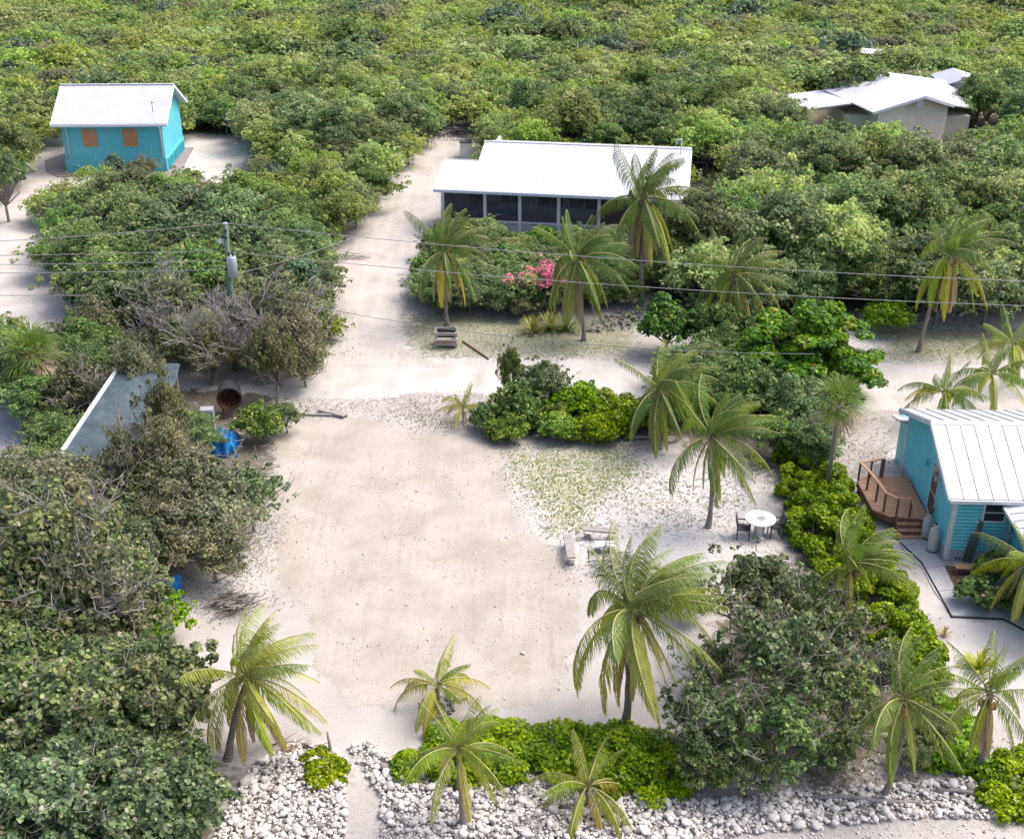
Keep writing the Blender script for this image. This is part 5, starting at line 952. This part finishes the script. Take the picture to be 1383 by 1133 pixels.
plank('grey_board',G(1052,712),G(1076,740),.3,.05,.06,'greywood','weathered board lying between round table and long hedge',supports=False)
plank('old_timber',G(400,561),G(470,563),.1,.08,.08,'greywood','long thin timber lying at the top left corner of the lot',supports=False)
plank('old_timber',G(430,556),G(466,565),.22,.06,.14,'greywood','short pale timber crossing the thin one at the lot corner',supports=False)
plank('old_timber',G(625,462),G(660,486),.08,.07,.06,'deckdark','rusty brown pole lying on the verge beside the bin',supports=False)
plank('old_timber',G(745,592),G(790,594),.14,.12,.1,'greywood','grey log edging the foot of the central hedge row',supports=False)
plank('old_timber',G(850,592),G(900,594),.12,.1,.1,'greywood','grey log under the tall palm behind the hedge row',supports=False)
for (a,b,r_,lab) in (((1090,1078),(1250,1083),.07,'long bleached driftwood log lying along the right hand rocks'),((1262,1068),(1383,1080),.06,'thin driftwood log at the bottom right corner')):
    p=Vector(G(*a,.1));q=Vector(G(*b,.1)); o=MB().tube([p+Vector((0,0,0)),p.lerp(q,.3)+Vector((0,.08,.04)),p.lerp(q,.7)+Vector((0,-.05,0)),q],[r_,r_*1.15,r_,r_*.6],8).build('driftwood_log',M['twig'],None,True); tag(o,lab,'log')
x,y,_=G(446,1018); o=MB().tube([(0,0,-.1),(.01,0,.4),(-.03,.02,.82)],[.05,.05,.035],7).build('wooden_stake',M['greywood'],None,True,(x,y,0)); tag(o,'grey wooden stake standing upright beside the isolated bush','stake')
def pile(name,px,py,n,L_,r_,mat,label,seed,cat='brush pile',sp=.35,h=.4):
    x,y,_=G(px,py); rng=np.random.default_rng(seed); m=MB()
    for i in range(n):
        a=rng.normal()*.5+.6; d=Vector((math.cos(a),math.sin(a),rng.normal()*.18)); c=Vector((rng.normal()*sp,rng.normal()*sp*.8,.05+rng.random()*h)); l=L_*rng.uniform(.5,1)/2
        m.tube([c-d*l,c+Vector((0,0,rng.normal()*.06)),c+d*l],[r_,r_*1.1,r_*.4],5)
    o=m.build(name,M[mat],None,False,(x,y,0)); tag(o,label,cat)
pile('brush_pile',322,818,60,1.1,.03,'bark','heap of brown dead palm stalks above the leaning palm',1); pile('driftwood_pile',845,768,40,1.2,.035,'greywood','loose driftwood sticks on the rock heap',2,h=.25,sp=.5); pile('driftwood_pile',608,180,60,2.4,.05,'twig','pale branches piled at the far end of the driveway',3,sp=.9)
pile('dead_stalks',400,1015,9,1.0,.015,'deckdark','few thin brown sticks near the upright stake',4,h=.1); pile('dead_stalks',820,1108,16,.7,.03,'greywood','grey dead stalks under the stemless young palm',6,h=.15,sp=.2)
pile('fallen_branch',478,348,10,1.6,.03,'greywood','fallen grey branch on the left edge of the driveway',7,h=.15,sp=.35,cat='branch')
# shed with blue grey roof
z0=2.35; c=[G(167,489,z0+.25),G(78,622,z0+.25),G(205,640,z0-.15),G(243,492,z0-.15)]; o=empty('metal_roofed_shelter',(c[1][0],c[1][1],0),'shelter with faded blue grey corrugated roof and white edge under trees','shelter'); of=Vector((c[1][0],c[1][1],0)); c=[Vector(p)-of for p in c]
MB().slab(c,.04).build('roof',M['corr'],o); m=MB(); 
for i in range(1,30): f=i/30; m.beam(c[0].lerp(c[3],f)+Vector((0,0,.02)),c[1].lerp(c[2],f)+Vector((0,0,.02)),.06,.035)
m.build('corrugation',M['corr'],o); MB().beam(c[0]+Vector((-.04,0,.02)),c[1]+Vector((-.04,0,.02)),.14,.16).build('edge_board',M['white'],o)
for f in (.03,.5,.97):
    for a,b_ in ((c[0],c[1]),(c[3],c[2])): p=a.lerp(b_,f); p2=p+Vector((.1 if a is c[0] else -.2,0,0)); MB().beam((p2.x,p2.y,0),(p2.x,p2.y,p.z-.06),.11).build('post',M['greywood'],o)
# drum, slab, tarps
b_=G(313,566); s_=empty('steel_drum',b_,'big rusty open drum lying under the trees with its mouth to the camera','drum',rz=R_(12)); m=MB(); sd=28
for i,(y,r) in enumerate(((0,.5),(.9,.5),(.9,.01))):
    pass
prof=[(-.02,.5),(0,.56),(.15,.56),(.9,.5),(.9,.02)]; n0=0
for y,r in prof:
    for k in range(sd): a=2*math.pi*k/sd; m.v.append((r*math.cos(a),y,1.0+r*math.sin(a)))
for i in range(len(prof)-1):
    for k in range(sd): a=i*sd+k;b2=i*sd+(k+1)%sd; m.f.append((a,b2,b2+sd,a+sd))
m.build('shell',M['darkmetal'],s_); m=MB(); prof=[(-.02,.5),(.85,.44),(.86,.01)]
for y,r in prof:
    for k in range(sd): a=2*math.pi*k/sd; m.v.append((r*math.cos(a),y,1.0+r*math.sin(a)))
for i in range(len(prof)-1):
    for k in range(sd): a=i*sd+k;b2=i*sd+(k+1)%sd; m.f.append((b2,a,a+sd,b2+sd))
m.build('inner_wall',M['rust'],s_)
for sx in (-.35,.35): MB().beam((sx,.1,0),(sx,.1,.62),.08).beam((sx,.8,0),(sx,.8,.62),.08).build('stand',M['rust'],s_)
x,y,_=G(283,590); s_=empty('grey_cabinet',(x,y,0),'plain grey metal cabinet left of the rusty drum','cabinet',rz=R_(8)); MB().box(-.28,.28,0,.4,.08,1.3).build('body',M['galv'],s_,bevel=.02); MB().box(-.25,.25,-.02,0,.12,1.25).build('door',M['galv'],s_)
for sx in (-.22,.22): MB().box(sx-.03,sx+.03,.05,.35,0,.08).build('foot',M['darkmetal'],s_)
def tarp(px,py,w,d,h,seed,mat,label,name='tarp',nx=26):
    x,y,_=G(px,py); rng=np.random.default_rng(seed); xs=np.linspace(-1,1,nx); X,Y=np.meshgrid(xs,xs); rr=np.maximum(abs(X),abs(Y)); Z=h*(1-np.clip((rr-.55)/.45,0,1)**1.3); ph=rng.random(6)*6
    Z*=1+.1*np.sin(X*6+ph[0]+Y*3)+.08*np.sin(Y*7+ph[1]+X*4)+.025*rng.normal(size=X.shape); Z=np.maximum(Z,.0)
    V=np.stack([X*w/2*(1+.06*np.sin(Y*8+ph[2])),Y*d/2*(1+.06*np.sin(X*9+ph[3])),Z],-1).reshape(-1,3); i=(np.arange(nx-1)[None]+nx*np.arange(nx-1)[:,None]).ravel(); me=npmesh(name,V,np.stack([i,i+1,i+nx+1,i+nx],1),4,None,[M[mat]]); o=link(name,me,loc=(x,y,0)); md=o.modifiers.new('s','SOLIDIFY'); md.thickness=.01; tag(o,label,'tarpaulin')
tarp(305,607,1.2,1.5,.8,1,'tarp','crumpled bright blue tarpaulin draped beside the rusty drum'); tarp(75,575,2.6,1.7,1.9,2,'darkblue','dark blue cover over a stack left of the blue grey roof')
x,y,_=G(236,812); s_=MB(); 
for i in range(9): s_.beam((-.32+i*.08,0,0),(-.32+i*.08,.05,.95),.05,.05)
s_.box(-.36,.36,.04,.08,0,.95); o=s_.build('blue_panel',M['tarp'],None,False,(x,y,0)); o.rotation_euler=(0,0,.7); tag(o,'ribbed blue metal panel half hidden at the thicket edge above the leaning palm','panel')
# gate, vehicles
a=Vector(G(-60,549)); b_=Vector(G(26,553)); o=empty('white_gate',tuple(a),'white barred gate at the left edge beyond the paved yard','gate'); v=b_-a; m=MB().beam((0,0,.95),v+Vector((0,0,.95)),.06).beam((0,0,.12),v+Vector((0,0,.12)),.06); m.build('rail',M['white'],o); m=MB(); n=22
for i in range(n): p=v*(i/(n-1)); m.beam(p,p+Vector((0,0,.95)),.03)
m.build('bars',M['white'],o)
for p in (Vector((0,0,0)),v): MB().beam(p,p+Vector((0,0,1.15)),.1).build('post',M['white'],o)
def car(loc,rz,label):
    c=empty('parked_car',loc,label,'car',rz=rz); prof=[(-2.1,.45),(-2.12,.8),(-1.95,.95),(-1.0,1.05),(-.45,1.55),(1.1,1.6),(1.85,1.2),(2.05,1.0),(2.1,.45)]
    m=MB(); ws=[.78,.84,.84,.82,.66,.66,.76,.82,.8]; n=len(prof)
    m.v=[(x,-w,z) for (x,z),w in zip(prof,ws)]+[(x,w,z) for (x,z),w in zip(prof,ws)]+[(-2.1,-.8,.3),(2.1,-.8,.3),(2.1,.8,.3),(-2.1,.8,.3)]
    for i in range(n-1): m.f.append((i,i+1,n+i+1,n+i))
    m.f.append(tuple(range(n))+(2*n+1,2*n)); m.f.append(tuple(reversed(range(n,2*n)))+(2*n+3,2*n+2)); m.f.append((0,n,2*n+3,2*n)); m.f.append((n-1,2*n+1,2*n+2,2*n-1)); m.f.append((2*n,2*n+3,2*n+2,2*n+1)); m.build('body',M['carwhite'],c,bevel=.05)
    for s in (-1,1): MB().hexa([(-.8,s*.78,1.1),(1.5,s*.79,1.12),(1.05,s*.69,1.5),(-.4,s*.69,1.48)],[(-.8,s*.8,1.1),(1.5,s*.81,1.12),(1.05,s*.71,1.5),(-.4,s*.71,1.48)]).build('window',M['glass'],c)
    MB().hexa([(-.97,-.68,1.1),(-.97,.68,1.1),(-.5,.6,1.53),(-.5,-.6,1.53)],[(-1.0,-.68,1.12),(-1.0,.68,1.12),(-.52,.6,1.55),(-.52,-.6,1.55)]).build('windscreen',M['glass'],c)
    for sx in (-1.3,1.3):
        for sy in (-.8,.8):
            w=MB().tube([(sx,sy-.1,.33),(sx,sy+.1,.33)],.33,18).build('wheel',M['rubber'],c); MB().tube([(sx,sy-.11,.33),(sx,sy+.11,.33)],.2,12).build('rim',M['galv'],w)
    for sy in (-.6,.6): MB().box(-2.14,-2.08,sy-.15,sy+.15,.7,.85).build('headlight',M['glass'],c)
x,y,_=G(2,240); car((x-.9,y+.3,0),R_(200),'white car half out of frame on the upper left sandy yard'); x,y,_=G(-4,520); car((x-.75,y,0),R_(95),'white car half out of frame behind the white gate')
q=[G(a,b) for a,b in ((-200,552),(30,553),(75,610),(60,650),(-200,650))]; o=MB().hexa([(a,b,-.02) for a,b,_ in q],[(a,b,.03) for a,b,_ in q]).build('paved_yard',M['concrete']); o['kind']='structure'
q=[G(a,b) for a,b in ((60,218),(78,211),(98,206),(262,200),(240,240),(78,240),(62,232))]; o=MB().hexa([(a,b,-.02) for a,b,_ in q],[(a,b,.05) for a,b,_ in q]).build('concrete_apron',paint('apron_concrete',(.3,.25,.24),.9,.1,.1)); o['kind']='structure'
x,y,_=G(78,197); s_=empty('concrete_tank',(x,y,0),'low white concrete tank left behind the boarded house','tank'); MB().box(-1,.9,0,1.5,0,.8).build('tank_body',M['white'],s_); MB().box(-1.1,1.,-.1,1.6,.8,.92).build('lid',M['white'],s_)
# litter and grass (nobody could count them)
def chips(name,polys,n,size,mat,label,seed,cat):
    rng=np.random.default_rng(seed); c0=scatter_in(rng,polys,max(20,n//25)); pts=np.array([c0[i] for i in rng.integers(0,len(c0),n)])+rng.normal(size=(n,2))*.38
    N=rng.normal(size=(n,3))*.35; N[:,2]+=1; N/=np.linalg.norm(N,axis=1)[:,None]; T=np.cross(N,rng.normal(size=(n,3))); T/=np.linalg.norm(T,axis=1)[:,None]; B=np.cross(N,T); s=size*rng.uniform(.4,1.3,n)[:,None]
    c=np.column_stack([pts,np.full(n,.02)+rng.random(n)*.03]); V=np.stack([c-T*s-B*s*.4,c+T*s*.8-B*s*.5,c+T*s+B*s*.3,c-T*s*.6+B*s*.5],1).reshape(-1,3)
    o=link(name,npmesh(name,V,np.arange(4*n).reshape(n,4),4,rng.random(n),[M[mat]])); tag(o,label,cat,kind='stuff')
LP=[ZONES['litter'][0],ZONES['litter'][1],ZONES['litter'][3],ZONES['litter'][4],ZONES['litter'][5],ZONES['litter'][6],ZONES['litter'][7],ZONES['litter'][8]]
chips('leaf_litter',LP,9000,.035,'litter','brown dead leaves and twig bits scattered over the sand edges','litter_seed' and 3,'leaf litter')
chips('leaf_litter',[ZONES['litter'][2],[(1140,655),(1215,600),(1300,800),(1290,930),(1230,800)],[(0,300),(90,300),(80,430),(0,470)]],1600,.03,'litter','sparse dry leaf bits dotting the white sand yards',4,'leaf litter')
chips('leaf_litter',[[(380,600),(675,620),(690,720),(770,760),(770,940),(480,960),(380,780)]],700,.024,'litter','few dry specks on the open sand lot',6,'leaf litter')
def tufts(name,polys,n,h,label,seed):
    rng=np.random.default_rng(seed); c0=scatter_in(rng,polys,max(20,n//4)); pts=np.array([c0[i] for i in rng.integers(0,len(c0),n)])+rng.normal(size=(n,2))*.33; k=6; b=np.repeat(np.column_stack([pts,np.zeros(n)]),k,0); m_=n*k
    a=rng.random(m_)*6.28; hh=h*rng.uniform(.5,1.3,m_); d=np.stack([np.cos(a),np.sin(a),np.zeros(m_)],1); s=np.stack([-np.sin(a),np.cos(a),np.zeros(m_)],1)*.006; t=b+d*(hh*.9)[:,None]+np.array([0,0,1])*(hh*.8)[:,None]; mid=b+d*(hh*.35)[:,None]+np.array([0,0,1])*(hh*.6)[:,None]
    V=np.stack([b-s,b+s,mid+s,t,mid-s],1).reshape(-1,3); o=link(name,npmesh(name,V,np.arange(5*m_).reshape(m_,5),5,np.clip(np.repeat(rng.random(n),k)*.6+rng.random(m_)*.4,0,1),[M['grass']])); tag(o,label,'grass',kind='stuff')
tufts('grass',[[(680,604),(852,600),(870,640),(800,680),(770,728),(735,725),(730,680),(684,650)]],3000,.05,'short yellow green grass patch right of the sand lot',1); tufts('grass',ZONES['verge'],6000,.05,'short grass on the verges across the road',2); tufts('grass',[[(700,640),(1040,640),(1000,700),(740,720)],[(540,560),(640,550),(600,585)]],900,.07,'sparse weeds on the white sand',3)
# ---------------------------------------------------------------- light, sky, camera
w=bpy.data.worlds.new("World"); scene.world=w; w.use_nodes=True; nt=w.node_tree; sky=nt.nodes.new('ShaderNodeTexSky'); sky.sky_type='NISHITA'; sky.sun_disc=False
SD=Vector((.62,.22,1.)).normalized(); el=math.asin(SD.z); sky.sun_elevation=el; sky.sun_rotation=math.atan2(SD.x,SD.y); sky.air_density=.55; sky.dust_density=5.; sky.ozone_density=1.
bg=nt.nodes['Background']; nt.links.new(sky.outputs[0],bg.inputs[0]); bg.inputs[1].default_value=.15
sl=bpy.data.lights.new('sun','SUN'); sl.energy=.72; sl.angle=R_(25); sl.color=(1,.96,.9); so=bpy.data.objects.new('sun',sl); col.objects.link(so); so.rotation_euler=SD.to_track_quat('Z','Y').to_euler()
cd=bpy.data.cameras.new('camera'); cd.sensor_width=36; cd.lens=F/1383*36; cd.clip_end=3000; cd.clip_start=.5; co=bpy.data.objects.new('camera',cd); col.objects.link(co); co.location=(0,0,CH); co.rotation_euler=(math.pi/2-TH,0,0); scene.camera=co
scene.view_settings.view_transform='Standard'; scene.view_settings.look='None'; scene.view_settings.exposure=1.2; scene.view_settings.gamma=1; scene.view_settings.use_curve_mapping=False
scene.cycles.max_bounces=6; scene.cycles.diffuse_bounces=4; scene.cycles.transmission_bounces=3; scene.cycles.transparent_max_bounces=12
print('PLACED',PLACED)
